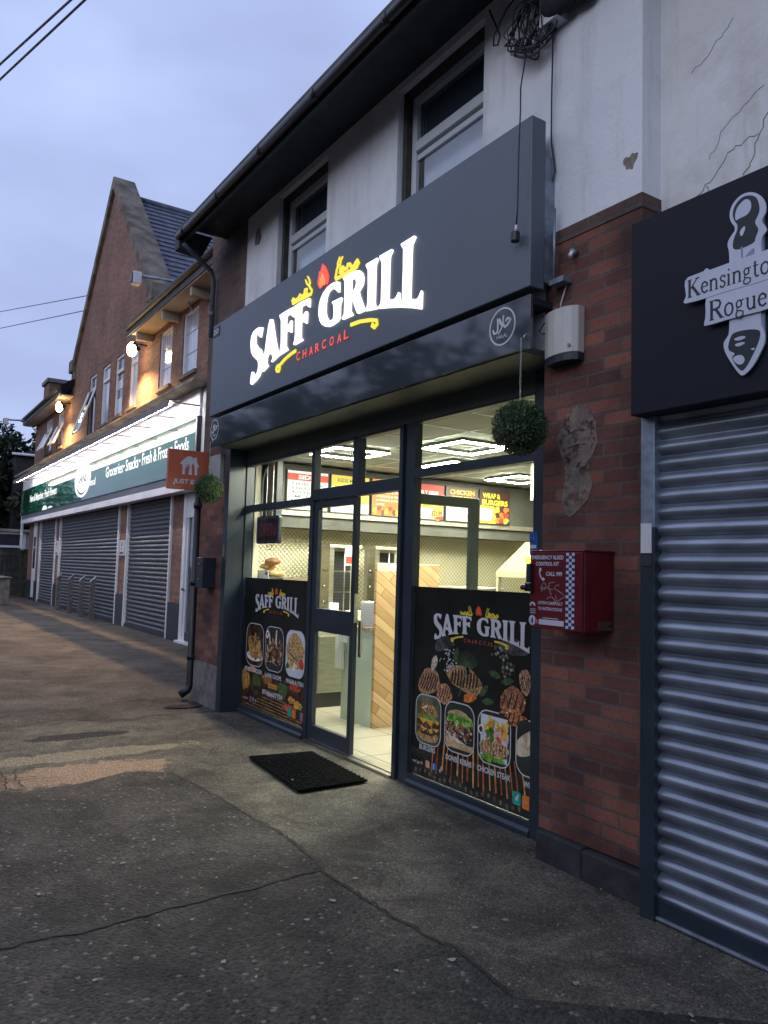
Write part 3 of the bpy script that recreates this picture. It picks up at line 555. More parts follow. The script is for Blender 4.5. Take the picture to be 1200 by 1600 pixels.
# ------------------------------------------------------------------ the takeaway's building
B = M_['brick']; D = M_['slate']
shop = thing('shop_building', 'two storey shop building with white render upper floor and the lit grill takeaway below', 'building', (-5.5, 3.4, 0))
mb = MB()
mb.box(-8.63, -8.40, 3.15, 9.2, 0, 2.85, B); mb.box(-8.40, -7.88, 3.15, 3.45, 0.46, 2.85, B)
sub(mb, 'brick_wall', shop)
mb = MB(); mb.box(-8.632, -7.878, 3.148, 3.40, -.02, .46, M_['cement']); sub(mb, 'plinth', shop)
mb = MB(); mb.box(-7.88, -7.76, 3.13, 3.42, -.01, 2.795, D); mb.box(-7.755, -7.745, 3.33, 3.42, 0, 2.795, D); sub(mb, 'pilaster', shop, bevel=.004)
mb = MB()
mb.box(-8.63, -7.58, 3.15, 3.6, 2.85, 5.6, M_['brick_dark']); sub(mb, 'upper_brick_wall', shop)
mb = MB(); R_ = M_['render']
for x0, x1, z0, z1 in ((-7.58, -6.82, 2.8, 5.6), (-5.82, -4.72, 2.8, 5.6), (-3.72, -3.135, 2.8, 5.6), (-3.135, -2.463, 3.505, 5.6), (-6.82, -5.82, 5.215, 5.6), (-4.72, -3.72, 5.215, 5.6), (-6.82, -5.82, 2.8, 3.95), (-4.72, -3.72, 2.8, 3.95)):
    mb.box(x0, x1, 3.15, 3.42, z0, z1, R_)
sub(mb, 'rendered_wall', shop)
mb = MB(); mb.box(-3.135, -2.463, 3.152, 3.5, .16, 3.43, B); mb.box(-3.14, -2.458, 3.146, 3.5, 3.43, 3.505, M_['brick_dark'])
sub(mb, 'brick_pier', shop)
# repaired patch of pale cement on the pier
mb = MB()
pc = P('pale_cement_repair', (.21, .155, .125), .9, var=.3, scale=11, bump=.6, bscale=45)
_n, _l = pc.node_tree.nodes, pc.node_tree.links; _t = _n.new('ShaderNodeTexCoord'); _q = _n.new('ShaderNodeTexNoise'); _q.inputs['Scale'].default_value = 13; _q.inputs['Detail'].default_value = 7; _q.inputs['Roughness'].default_value = .7; _l.new(_t.outputs['Object'], _q.inputs['Vector'])
_r = _n.new('ShaderNodeMapRange'); _r.inputs['From Min'].default_value = .36; _r.inputs['From Max'].default_value = .50; _l.new(_q.outputs['Fac'], _r.inputs['Value']); _l.new(_r.outputs[0], _n['Principled BSDF'].inputs['Alpha'])
mb.prism([(-3.02, 2.35), (-2.96, 2.43), (-2.88, 2.47), (-2.80, 2.44), (-2.75, 2.36), (-2.74, 2.25), (-2.78, 2.17), (-2.80, 2.10), (-2.77, 2.03), (-2.80, 1.95), (-2.86, 1.90), (-2.92, 1.86), (-2.97, 1.88), (-2.99, 1.96), (-2.965, 2.06), (-2.97, 2.16), (-3.01, 2.24)], xz(3.152), 0, .004, pc)
mb.prism(blob(-2.885, 2.065, .028, .045, 5, .1), xz(3.152), .004, .006, M_['cement'])
for z in (2.33, 2.25): mb.stroke([(-2.95, z - .01), (-2.88, z + .004), (-2.82, z)], .008, xz(3.152), .003, .0055, M_['ink'], .003)
sub(mb, 'cement_patch', shop)
mb = MB(); KS = P('blue_brick_plinth', (.028, .026, .028), .75, var=.35, scale=9, bump=.5, bscale=30); mb.box(-3.125, -2.80, 3.115, 3.2, -.01, .155, KS); mb.box(-2.79, -2.40, 3.105, 3.2, -.01, .15, KS); sub_each(mb, 'kerb_stone', shop, bevel=.012)
mb = MB(); mb.prism(blob(-2.535, 3.70, .035, .045, 8, .45, 16), xz(3.15), 0, .003, P('exposed_brown_scratch_coat', (.24, .19, .15), .9, var=.3, scale=40)); mb.prism(blob(-7.3, 4.98, .07, .1, 3, .2), xz(3.15), 0, .003, M_['cement']); sub_each(mb, 'chipped_render', shop)
# rest of the shell
mb = MB(); iw = M_['in_wall']
mb.box(-8.40, -3.12, 8.6, 8.8, 0, 2.9, iw); mb.box(-3.30, -3.14, 3.5, 8.6, 0, 2.9, iw); mb.box(-8.40, -7.80, 3.455, 3.52, 0, 2.9, iw)
sub(mb, 'interior_wall', shop)
mb = MB(); mb.box(-8.399, -8.35, 3.53, 8.59, 0.0, 2.9, M_['quilt']); mb.box(-8.34, -3.32, 8.55, 8.59, .9, 2.2, M_['quilt']); sub(mb, 'patterned_wall_cladding', shop)
mb = MB(); mb.box(-8.40, -3.14, 3.40, 8.6, -.02, .02, M_['floor_tile'])
for i in range(9): mb.box(-8.4 + .6 * i, -8.396 + .6 * i, 3.40, 8.6, .0202, .0212, M_['cement'])
for i in range(9): mb.box(-8.4, -3.14, 3.5 + .6 * i, 3.504 + .6 * i, .0204, .0214, M_['cement'])
sub(mb, 'floor', shop)
mb = MB(); mb.box(-8.40, -3.14, 3.42, 8.6, 2.76, 2.86, M_['ceiling'])
for i in range(9): mb.box(-8.2 + .62 * i, -8.18 + .62 * i, 3.42, 8.6, 2.754, 2.76, M_['upvc'])
for i in range(9): mb.box(-8.4, -3.14, 3.6 + .62 * i, 3.62 + .62 * i, 2.7545, 2.7605, M_['upvc'])
sub(mb, 'ceiling', shop)
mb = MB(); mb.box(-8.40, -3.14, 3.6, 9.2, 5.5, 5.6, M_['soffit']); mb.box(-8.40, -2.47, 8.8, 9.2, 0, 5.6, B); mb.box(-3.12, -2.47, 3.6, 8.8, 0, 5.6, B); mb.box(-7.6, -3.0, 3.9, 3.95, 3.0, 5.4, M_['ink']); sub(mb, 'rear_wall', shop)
# roof: eaves, gutter, slope
mb = MB()
RF = M_['soffit']
mb.prism([(2.66, 5.28), (3.16, 5.28), (3.16, 5.32), (2.66, 5.32)], (Vector((0, 0, 0)), Vector((0, 1, 0)), Vector((0, 0, 1)), Vector((1, 0, 0))), -8.22, 1.4, RF)
mb.box(-8.25, 1.4, 2.655, 2.685, 5.12, 5.30, RF)
rf = sub(mb, 'roof_eaves', shop)
mb = MB(); sl = P('brown_roof_tiles', (.06, .05, .05), .7, var=.3, scale=8, bump=.4)
yzF = yz(0)
mb.prism([(2.60, 5.27), (7.5, 8.4), (12.4, 5.27), (12.4, 5.20), (7.5, 8.33), (2.60, 5.22)], yzF, -8.25, 1.4, sl); sub(mb, 'roof_tiles', shop)
mb = MB()
mb.tube([(-8.27, 2.61, 5.18), (1.4, 2.61, 5.18)], .038, M_['black'], 10)
for i in range(9): mb.tube([(-8.1 + i * 1.0, 2.61, 5.18), (-8.05 + i * 1.0, 2.61, 5.18)], .042, M_['black'], 10)
mb.prism([(2.62, 5.06), (2.9, 5.04), (3.0, 5.27), (2.62, 5.27)], yzF, -8.40, -8.25, RF)
sub(mb, 'gutter', rf)
# upstairs windows
for n_, (x0, x1) in enumerate(((-6.82, -5.82), (-4.72, -3.72))):
    w = MB(); U = M_['upvc']; y0, y1 = 3.25, 3.31
    w.box(x0 + .05, x0 + .11, y0, y1, 3.95, 5.17, U); w.box(x1 - .07, x1 - .01, y0, y1, 3.95, 5.17, U)
    w.box(x0 + .11, x1 - .07, y0, y1, 5.11, 5.17, U); w.box(x0 + .11, x1 - .07, y0 - .01, y1, 4.72, 4.80, U); w.box(x0 + .11, x1 - .07, y0 + .01, y1, 4.655, 4.70, U)
    wf = sub(w, 'window', shop, bevel=.004)
    p = MB(); p.box(x0 + .11, x1 - .07, 3.285, 3.29, 4.80, 5.11, M_['pane_sky']); p.box(x0 + .17, x1 - .07, 3.285, 3.29, 3.95, 4.655, M_['pane_pale']); p.box(x0 + .11, x0 + .17, 3.28, 3.289, 3.95, 4.655, M_['timber_dark']); sub(p, 'pane', wf)
    s = MB(); s.box(x0, x0 + .05, 3.20, 3.31, 3.95, 5.21, M_['timber_dark']); s.box(x0, x1, 3.20, 3.31, 5.17, 5.215, M_['timber_dark']); sub(s, 'surround', wf)

# ------------------------------------------------------------------ shopfront: frame, glass, doors
sf = thing('shopfront', 'dark slate aluminium shopfront with glazed doors, the right leaf open', 'shopfront', (-5.5, 3.36, 0))
mb = MB(); a, b = 3.325, 3.395
mb.box(-8.15, -7.74, a, b, 0, 2.66, D); mb.box(-6.265, -6.205, a, b, .0, 2.66, D); mb.box(-4.825, -4.78, a - .01, b, 0, 2.66, D); mb.box(-4.74, -4.635, a, b, 0, 2.66, D); mb.box(-4.78, -4.74, a + .02, b, 0, 2.66, M_['slate_dark'])
mb.box(-3.378, -3.28, a - .01, b, 0, 2.79, D)
mb.box(-7.74, -6.265, a, b, 2.12, 2.19, D); mb.box(-6.205, -4.825, a - .012, b, 2.155, 2.255, D); mb.box(-4.635, -3.378, a, b, 2.235, 2.30, D)
mb.box(-5.53, -5.43, a, b, 2.255, 2.64, D)
mb.box(-7.74, -6.265, a, b, 2.615, 2.66, D); mb.box(-6.205, -5.53, a, b, 2.63, 2.66, D); mb.box(-5.43, -4.825, a, b, 2.635, 2.66, D); mb.box(-4.635, -3.378, a, b, 2.645, 2.66, D)
mb.box(-7.74, -6.265, a, b, .0, .085, D); mb.box(-4.635, -3.378, a, b, .0, .085, D)
for x0, x1 in ((-7.74, -6.265), (-4.635, -3.378)): mb.prism([(3.305, 0), (3.325, 0), (3.325, .05), (3.318, .05), (3.305, .03)], yzF, x0, x1, D)
sub(mb, 'frame', sf, bevel=.003)
mb = MB(); mb.box(-7.76, -3.30, 3.40, 3.42, 2.655, 2.86, D); HP = P('haze_tinted_header_board', (.085, .098, .092), .5, var=.08, scale=3); mb.box(-7.76, -3.135, 3.33, 3.40, 2.66, 2.798, HP); mb.box(-7.76, -3.135, 2.985, 3.33, 2.795, 2.83, HP); sub(mb, 'header_panel', sf)  # dark grey boards lightened to paint the greenish haze into their colour
for x0, x1, z0, z1 in ((-7.74, -6.265, 1.42, 2.12), (-7.74, -6.265, 2.19, 2.615), (-6.205, -5.53, 2.255, 2.63), (-5.43, -4.825, 2.255, 2.635), (-4.635, -3.378, 1.43, 2.235), (-4.635, -3.378, 2.30, 2.645), (-7.74, -6.265, .085, 1.42), (-4.635, -3.378, .085, 1.43)):
    mb = MB(); mb.face([(x0, 3.36, z0), (x1, 3.36, z0), (x1, 3.36, z1), (x0, 3.36, z1)], M_['glass']); sub(mb, 'pane', sf)
mb = MB(); mb.box(-6.205, -4.825, 3.30, 3.41, 0, .022, M_['steel']); mb.box(-6.205, -4.825, 3.345, 3.352, .022, .030, M_['steel']); sub(mb, 'threshold', sf)
# closed left leaf
mb = MB(); d0, d1 = 3.335, 3.38
mb.box(-6.20, -6.12, d0, d1, .03, 2.15, D); mb.box(-5.515, -5.465, d0, d1, .03, 2.15, D); mb.box(-6.12, -5.515, d0, d1, 2.085, 2.15, D); mb.box(-6.12, -5.515, d0, d1, .985, 1.185, D); mb.box(-6.12, -5.515, d0, d1, .03, .157, D)
dl = sub(mb, 'door', sf, 'closed left leaf of the entrance', bevel=.003)
mb = MB()
for z0, z1 in ((1.185, 2.085), (.157, .985)): mb.face([(-6.12, 3.36, z0), (-5.515, 3.36, z0), (-5.515, 3.36, z1), (-6.12, 3.36, z1)], M_['glass'])
sub(mb, 'pane', dl)
mb = MB(); mb.box(-5.464, -5.455, 3.34, 3.375, 1.10, 1.34, M_['steel']); mb.box(-5.455, -5.42, 3.385, 3.40, .82, 1.12, M_['steel']); sub(mb, 'lock', dl)
# open right leaf, swung in against the jamb
mb = MB(); GR = P('grey_green_frame', (.12, .16, .15), .4, var=.06); y0, y1 = 3.40, 4.15; xa, xb = -4.895, -4.85
mb.box(xa, xb, y0, y0 + .09, .03, 2.15, GR); mb.box(xa, xb, y1 - .09, y1, .03, 2.15, GR); mb.box(xa, xb, y0 + .09, y1 - .09, 2.07, 2.15, GR); mb.box(xa, xb, y0 + .09, y1 - .09, .985, 1.185, GR); mb.box(xa, xb, y0 + .09, y1 - .09, .03, .157, GR)
dr = sub(mb, 'door', sf, 'open right leaf of the entrance', bevel=.003)
mb = MB()
for z0, z1 in ((1.185, 2.07), (.157, .985)): mb.face([(-4.872, y0 + .09, z0), (-4.872, y1 - .09, z0), (-4.872, y1 - .09, z1), (-4.872, y0 + .09, z1)], M_['glass'])
sub(mb, 'pane', dr)

# ------------------------------------------------------------------ logo of the takeaway, drawn once, used on sign and posters
def logo(mb, fr, f, mats, d=(0, .01), sw=.026, parts=('word', 'flame', 'scroll', 'char')):
    W, FL, SCR, CHm = mats; t = lambda pl: [f(p) for p in pl]; k = abs(f((1, 0))[0] - f((0, 0))[0])
    if 'word' in parts:
        for key, hole in (('S', None), ('A', 'Ah'), ('F', None), ('F2', None), ('G', None), ('R', 'Rh'), ('I', None), ('L', None), ('L2', None)):
            mb.curve([t(L_OUT[key])] + ([t(L_OUT[hole])] if hole else []), fr, d[0], d[1], W)
    if 'flame' in parts: mb.curve([t(L_OUT['flame'])], fr, d[0], d[1], FL)
    if 'scroll' in parts:
        for key, pl in K_OUT.items(): mb.stroke(t(pl), sw * k * (1.25 if key[:2] in ('sw', 'ba') else .8), fr, d[0], d[1], SCR, sw * k * .4 if key in ('fkL1', 'fkL2', 'fkR1', 'fkR2') else None)
    if 'char' in parts:
        for c, p in zip('CHARCOAL', CHAR_POS):
            q = f((p[0], p[1] - .036)); q2 = f((p[0], p[1] + .036)); mb.text(c, fr, q[0], q[1], q2[1] - q[1], d[0], d[1], CHm, w=.066 * k, align='CENTER', bold=.015)
# main fascia sign
sg = thing('fascia_sign', 'long anthracite fascia sign with glowing SAFF GRILL CHARCOAL letters over the takeaway', 'sign', (-5.5, 3.05, 3.15))
mb = MB(); mb.box(-7.955, -3.055, 2.95, 3.06, 3.145, 4.14, M_['fascia']); sub(mb, 'panel', sg, bevel=.006)
mb = MB(); logo(mb, xz(2.95), lambda p: p, (M_['lit_white'], M_['lit_red'], M_['lit_yellow'], M_['lit_red']), (0, .016), .030, ('word',)); sub(mb, 'lettering', sg)
mb = MB(); logo(mb, xz(2.95), lambda p: p, (M_['lit_white'], M_['lit_red'], M_['lit_yellow'], M_['lit_red']), (0, .012), .021, ('flame',)); mb.curve([[((p[0] + 5.505) * .55 - 5.49, (p[1] - 3.93) * .6 + 3.90) for p in L_OUT['flame']]], xz(2.95), .012, .014, M_['lit_orange']); sub(mb, 'flame_emblem', sg)
for keys in (('swL',), ('swR',), ('barL', 'wavL', 'fkL', 'fkL1', 'fkL2'), ('barR', 'fkR', 'fkR1', 'fkR2')):
    mb = MB()
    for key in keys: mb.stroke(K_OUT[key], .021 * (1.25 if key[:2] in ('sw', 'ba') else .8), xz(2.95), 0, .012, M_['lit_yellow'], .008 if key in ('fkL1', 'fkL2', 'fkR1', 'fkR2') else None)
    sub(mb, 'swash' if len(keys) == 1 else 'fork_emblem', sg)
mb = MB(); logo(mb, xz(2.95), lambda p: p, (M_['lit_white'], M_['lit_red'], M_['lit_yellow'], M_['lit_red']), (0, .012), .021, ('char',)); sub(mb, 'small_lettering', sg)
mb = MB(); mb.box(-7.94, -7.76, 2.944, 2.949, 4.01, 4.11, M_['slate_dark']); mb.text('253', xz(2.944), -7.85, 4.035, .052, 0, .001, M_['offwhite'], w=.13, align='CENTER', bold=.02); sub(mb, 'number_plate', sg)
mb = MB()
for x in (-7.4, -5.5, -3.3, -3.1): mb.box(x, x + .03, 3.061, 3.149, 3.2, 3.95, M_['galv'])
mb.tube([(-3.02, 3.10, 3.2), (-3.02, 3.10, 3.62)], .008, M_['galv']); mb.box(-3.04, -2.93, 3.08, 3.15, 3.17, 3.2, M_['galv'])
sub_each(mb, 'bracket', sg)
# lower fascia
lf = thing('lower_fascia', 'glossy dark lower fascia strip with a halal roundel at each end', 'fascia', (-5.5, 3.0, 2.8))
mb = MB(); mb.box(-7.95, -3.06, 2.962, 2.985, 2.80, 3.105, M_['fascia_gloss']); mb.box(-7.93, -3.075, 2.985, 3.149, 3.06, 3.10, M_['slate_dark']); sub(mb, 'panel', lf, bevel=.003)
def halal(cx, cz):
    m = MB(); fr = xz(2.962); W = M_['offwhite']; R0 = .112
    m.curve([arc(cx, cz, R0, 0, 360, 40)[:-1], arc(cx, cz, R0 - .010, 0, 360, 40)[:-1]], fr, 0, .0015, W)
    # strokes in emblem units (x right, z up)
    for pl, w in (([(-.40, .45), (-.37, .1), (-.38, -.25), (-.52, -.42), (-.70, -.38), (-.80, -.15)], .10), ([(-.28, .40), (-.15, .15), (-.05, -.02)], .14), ([(.10, .52), (.07, .15), (.0, -.12), (-.2, -.38), (-.36, -.48)], .09), ([(.06, .2), (.10, -.05), (.25, -.22), (.45, -.12), (.80, .20), (.62, .20), (.42, .26), (.30, .12)], .11)):
        m.stroke([(cx + p[0] * .1, cz + .012 + p[1] * .1) for p in pl], w * .13, fr, 0, .0015, W)
    m.text('HALAL', fr, cx, cz - .068, .022, 0, .0015, W, w=.092, align='CENTER', bold=.01)
    sub(m, 'halal_emblem', lf)
halal(-3.29, 2.975); halal(-7.815, 2.985)

# ------------------------------------------------------------------ posters on the glass
FK = {}
def fm(name, c, var=.35, sc=40, c2=None):
    if name not in FK:
        m = P('print_' + name, [q * 1.05 for q in c], .30, var=var, scale=sc * .8, detail=8, col2=[min(1, q * 1.05) for q in c2] if c2 else None); FK[name] = m
        if var > .17:     # photographic grain: dark creases and browned highlights
            for nd in m.node_tree.nodes:
                if nd.type == 'VALTORGB':
                    e0, e1 = nd.color_ramp.elements[0], nd.color_ramp.elements[1]; k0, k1 = list(e0.color), list(e1.color)
                    q = nd.color_ramp.elements.new(.27); q.color = [v * .30 for v in k0[:3]] + [1]; q = nd.color_ramp.elements.new(.78); q.color = [min(1, v * 1.7) for v in k1[:3]] + [1]
                    e = [x for x in nd.color_ramp.elements]; e[1].position = .42; e[2].position = .58
                if nd.type == 'TEX_NOISE': nd.inputs['Distortion'].default_value = 1.2; nd.inputs['Roughness'].default_value = .65
    return FK[name]
PB = P('poster_black_print', (.012, .013, .011), .28, var=.3, scale=3)
def clip(pl, x0, x1, z0, z1):
    return [(min(max(p[0], x0), x1), min(max(p[1], z0), z1)) for p in pl]
def detail(seed, n, rng, sz=(.010, .028)):
    return seeds(seed, n, rng, [fm('tone_a', (.75, .55, .32)), fm('tone_b', (.10, .05, .025)), fm('tone_c', (.42, .22, .09)), fm('tone_d', (.60, .40, .20))], sz)
def photo_frame(par, fr, x0, x1, z0, z1, art, bgm, edge=.008, cut=None):
    m = MB(); r0 = min(x1 - x0, z1 - z0) * .28; x1c = x1 if cut is None else cut
    cl = lambda pl: clip(pl, x0, x1c, z0, z1)
    m.sheet(cl(rrect(x0, x1, z0, z1, r0)), fr, .0010, M_['offwhite']); bgp = clip(rrect(x0 + edge, x1 - edge, z0 + edge, z1 - edge, r0 - edge), x0, x1c, z0, z1)
    m.sheet(bgp, fr, .0013, bgm)
    # art in unit square -> clipped to the rounded frame
    w, h = x1 - x0 - 2 * edge, z1 - z0 - 2 * edge
    def inside(p):
        x, z = p; R = r0 - edge; X0, X1, Z0, Z1 = x0 + edge, x1 - edge, z0 + edge, z1 - edge
        x = min(max(x, X0), X1); z = min(max(z, Z0), Z1)
        cx = min(max(x, X0 + R), X1 - R); cz = min(max(z, Z0 + R), Z1 - R); d = math.hypot(x - cx, z - cz)
        if d > R: x, z = cx + (x - cx) * R / d, cz + (z - cz) * R / d
        return (min(x, x1c), z)
    for i, (pl, mat) in enumerate(art):
        m.sheet([inside((x0 + edge + p[0] * w, z0 + edge + p[1] * h)) for p in pl], fr, .0014 + .00008 * i, mat)
    sub(m, 'food_picture', par)
def art_burger():
    a = [(blob(.5, .16, .42, .12, 1, .08), fm('bun', (.45, .22, .07), c2=(.62, .38, .15))), (blob(.5, .27, .44, .08, 2, .2), fm('patty', (.07, .035, .02))), ([(.05, .36), (.95, .36), (.85, .28), (.7, .34), (.6, .22), (.5, .33), (.3, .24), (.2, .34)], fm('cheese', (.85, .42, .05), .15)),
         (blob(.5, .42, .45, .10, 4, .2), fm('patty', ())), ([(.04, .52), (.96, .52), (.9, .44), (.75, .5), (.6, .38), (.45, .48), (.3, .40), (.15, .5)], fm('cheese', ())), (blob(.5, .56, .43, .05, 5, .3), fm('leaf', (.16, .32, .05))), (arc(.5, .60, .40, 0, 180, 16, .27), fm('bun_top', (.42, .18, .05), .4, 14, (.62, .34, .13)))]
    return a + detail(91, 40, (.15, .85, .08, .5)) + [(blob(.38, .76, .13, .035, 8, .2, rot=.3), fm('bun_glint', (.80, .58, .34), .2))] + seeds(92, 16, (.25, .75, .68, .82), [fm('sesame', (.8, .66, .42), .1)], (.010, .016))
def seeds(seed, n, rng, mats, sz=(.02, .05)):
    r = random.Random(seed); return [(blob(r.uniform(rng[0], rng[1]), r.uniform(rng[2], rng[3]), r.uniform(*sz), r.uniform(*sz), seed * 100 + i, .35, 9, r.uniform(0, 3)), r.choice(mats)) for i in range(n)]
MEAT = lambda: [fm('meat_a', (.16, .07, .035)), fm('meat_b', (.32, .15, .07)), fm('meat_c', (.50, .28, .13)), fm('meat_d', (.08, .035, .02))]
def art_kebab():
    return [([(0, 0), (1, 0), (1, .20), (.6, .18), (0, .30)], fm('board', (.55, .36, .18), .25, 10)), (blob(.54, .70, .44, .16, 11, .08, rot=-.1), fm('pitta', (.62, .40, .18), .3, 14))] + seeds(13, 44, (.08, .94, .56, .72), [fm('lettuce', (.16, .38, .04), .35), fm('lettuce2', (.34, .58, .10), .35), fm('lettuce3', (.08, .22, .03), .3)], (.04, .09)) + seeds(14, 95, (.06, .96, .30, .58), MEAT() + [fm('onion', (.40, .10, .16)), fm('cream', (.75, .68, .58), .1)], (.025, .06)) + [([(.02, .36), (.2, .24), (.5, .15), (.85, .14), (.98, .22), (.9, .17), (.5, .20), (.2, .31)], fm('pitta', ())), ([(.03, .42), (.22, .28), (.5, .21), (.85, .20), (.6, .26), (.25, .36)], fm('cream', ()))] + detail(95, 70, (.08, .94, .26, .6))
def art_steak():
    a = [([(0, 0), (1, 0), (1, 1), (0, 1)], fm('plate', (.62, .64, .66), .08, 4)), (blob(.5, .12, .35, .08, 21, .3), fm('lettuce', ())), (blob(.5, .30, .47, .17, 22, .06), fm('chicken', (.58, .32, .14), .3, 20, (.75, .5, .28)))]
    for k in range(9): a.append(([(.12 + k * .09, .18), (.15 + k * .09, .18), (.17 + k * .09, .42), (.14 + k * .09, .42)], fm('char', (.28, .10, .04))))
    r = random.Random(5)
    for k in range(26):
        x, z, t = r.uniform(.22, .85), r.uniform(.46, .74), r.uniform(.4, 2.2); dx, dz = .18 * math.cos(t), .18 * math.sin(t); a.append(([(x, z), (x + .08, z - .02), (x + .08 + dx, z + dz), (x + dx, z + dz + .02)], fm(('chips', 'chips2')[k % 2], ((.85, .48, .05), (.70, .34, .04))[k % 2], .3, 20)))
    return a + seeds(23, 8, (.55, .95, .48, .75), [fm('tomato', (.7, .08, .04)), fm('onion2', (.75, .45, .5), .1)], (.03, .07)) + seeds(24, 7, (.3, .5, .45, .65), [fm('herb', (.06, .16, .03))], (.04, .08)) + [(blob(.10, .62, .09, .09, 26, .02), fm('white', (.8, .8, .8), .05)), (blob(.10, .62, .06, .06, 27, .02), fm('bbq', (.12, .04, .02)))] + detail(93, 46, (.1, .92, .18, .44)) + seeds(94, 10, (.2, .6, .05, .16), [fm('lettuce', ())], (.03, .06))
def art_wrap():
    return [(blob(.35, .6, .45, .20, 31, .06, rot=.5), fm('wrap', (.60, .45, .26), .2, 14, (.78, .62, .42))), (blob(.9, .35, .22, .3, 32, .1), fm('meat_b', ()))] + seeds(33, 14, (.55, 1., .15, .7), MEAT() + [fm('lettuce', ())], (.03, .07))
def art_chicken():
    a = [(blob(.5, .22, .46, .12, 41, .05), fm('white', (.7, .7, .7), .05))]
    for i, (x, z, rx, rz, t) in enumerate(((.25, .45, .13, .24, .2), (.5, .5, .12, .28, 0.), (.72, .42, .13, .22, -.4), (.4, .32, .12, .18, .5), (.6, .28, .13, .15, -.2), (.85, .3, .08, .15, 0.))): a.append((blob(x, z, rx, rz, 42 + i, .16, rot=t), fm('fried%d' % (i % 3), ((.50, .24, .06), (.38, .16, .04), (.62, .34, .1))[i % 3], .4, 60)))
    return a + detail(96, 70, (.15, .88, .2, .72))
def art_chops():
    a = seeds(51, 40, (.1, .9, .2, .7), MEAT(), (.04, .10)); a += [([(.55, .62), (.60, .95), (.66, .95), (.66, .6)], fm('bone', (.7, .6, .42), .1)), ([(.25, .6), (.18, .85), (.24, .86), (.34, .6)], fm('bone', ())), (blob(.1, .82, .10, .10, 52, .05), fm('white', ())), (blob(.1, .82, .05, .05, 53, .1), fm('tomato', (.6, .08, .05)))]
    return a + detail(97, 50, (.1, .9, .15, .7))
def art_fish():
    return [([(0, 0), (1, 0), (1, 1), (0, 1)], fm('plate', (.62, .64, .66), .08, 4)), (blob(.5, .55, .47, .40, 61, .06), fm('saucer', (.50, .30, .14), .3, 30)), (blob(.58, .68, .42, .18, 62, .12, rot=-.3), fm('fish_a', (.62, .32, .08), .35, 22, (.8, .5, .2))), (blob(.36, .33, .32, .19, 63, .12, rot=-.2), fm('fish_b', (.68, .38, .12), .35, 22, (.82, .55, .25))), ([(.1, .55), (.5, .42), (.7, .36), (.5, .38), (.15, .5)], fm('patty', (.07, .035, .02))), (blob(.5, .2, .13, .07, 64, .1, rot=.6), fm('lemon', (.85, .8, .6), .1)), (blob(.86, .3, .13, .12, 65, .15), fm('tomato', (.6, .08, .05))), (blob(.1, .2, .1, .07, 66, .4), fm('herb', (.06, .16, .03)))] + detail(98, 60, (.15, .88, .2, .85))
def grilled(m, cx, cz, rx, rz, seed, fr, d, rot=0., c=(.34, .17, .09), marks=7):
    rq = random.Random(seed)
    for q in range(60):
        a_ = rq.uniform(0, 6.28); t_ = math.sqrt(rq.random()) * .9; u, v = rx * t_ * math.cos(a_), rz * t_ * math.sin(a_)
        m.sheet(blob(cx + u * math.cos(rot) - v * math.sin(rot), cz + u * math.sin(rot) + v * math.cos(rot), rq.uniform(.003, .009), rq.uniform(.002, .006), seed * 60 + q, .3, 7, a_), fr, d + .00004, fm(rq.choice(('tone_a', 'tone_b', 'tone_c', 'tone_b')), (.3, .2, .1)))
    m.sheet(blob(cx, cz, rx, rz, seed, .1, 26, rot), fr, d, fm('steak%d' % seed, c, .45, 70, [min(1, q * 1.9) for q in c]))
    for k in range(marks):
        u = (k / (marks - 1) - .5) * 1.5; hh = math.sqrt(max(0, 1 - u * u)) * rz * .85; a, s_ = math.cos(rot + .5), math.sin(rot + .5)
        p0, p1 = (cx + u * rx * .9 - s_ * hh * .5, cz - hh * .8), (cx + u * rx * .9 + s_ * hh * .5, cz + hh * .8)
        m.stroke([p0, ((p0[0] + p1[0]) / 2 + .004, (p0[1] + p1[1]) / 2), p1], rx * .10, fr, d + .00005, d + .0001, fm('sear', (.05, .022, .013)))
def badge(m, fr, x0, x1, z0, z1, d, mat): m.sheet(rrect(x0, x1, z0, z1, min(x1 - x0, z1 - z0) * .18), fr, d, mat)
PM = (M_['offwhite'], fm('flame', (.75, .08, .03), .2), fm('gold', (.75, .55, .05), .15), fm('brickred', (.50, .09, .05), .2))
FP = xz(3.352)
detail(1, 1, (0, 1, 0, 1))
# right poster
rp_ = thing('window_poster', 'large black food poster with burgers, kebab and steak pictures in the right window', 'poster', (-4.02, 3.35, .085))
mb = MB(); mb.box(-4.63, -3.385, 3.352, 3.356, .09, 1.43, PB); sub(mb, 'sheet', rp_)
fx = lambda p: (-4.387 + (p[0] + 6.884) * .340, 1.064 + (p[1] - 3.285) * .345)
mb = MB(); logo(mb, FP, fx, PM, (.0006, .0026), .03); sub(mb, 'lettering', rp_)
mb = MB(); d = .0004
mb.sheet([(-4.63, .09), (-3.386, .09), (-3.386, .34), (-4.63, .27)], FP, d, fm('embers_base', (.03, .025, .02), .4, 6)); d += .0001
r = random.Random(4)
for k in range(19):
    x = -4.34 + k * .050 + r.uniform(-.008, .008); xb = x + (x + 4.0) * .10
    mb.stroke([(x, .40), (x + (xb - x) * .5, .30), (xb, .14 + .05 * r.random())], r.uniform(.008, .017), FP, d, d + .00002, fm('ember%d' % (k % 3), ((.55, .17, .05), (.42, .10, .04), (.66, .32, .11))[k % 3], .3, 30))
for k in range(20): mb.sheet(blob(-4.56 + k * .056, .125 + .012 * math.sin(k), .013, .016, k, .2, 8), FP, d + .0002, fm('ash', (.15, .13, .10)))
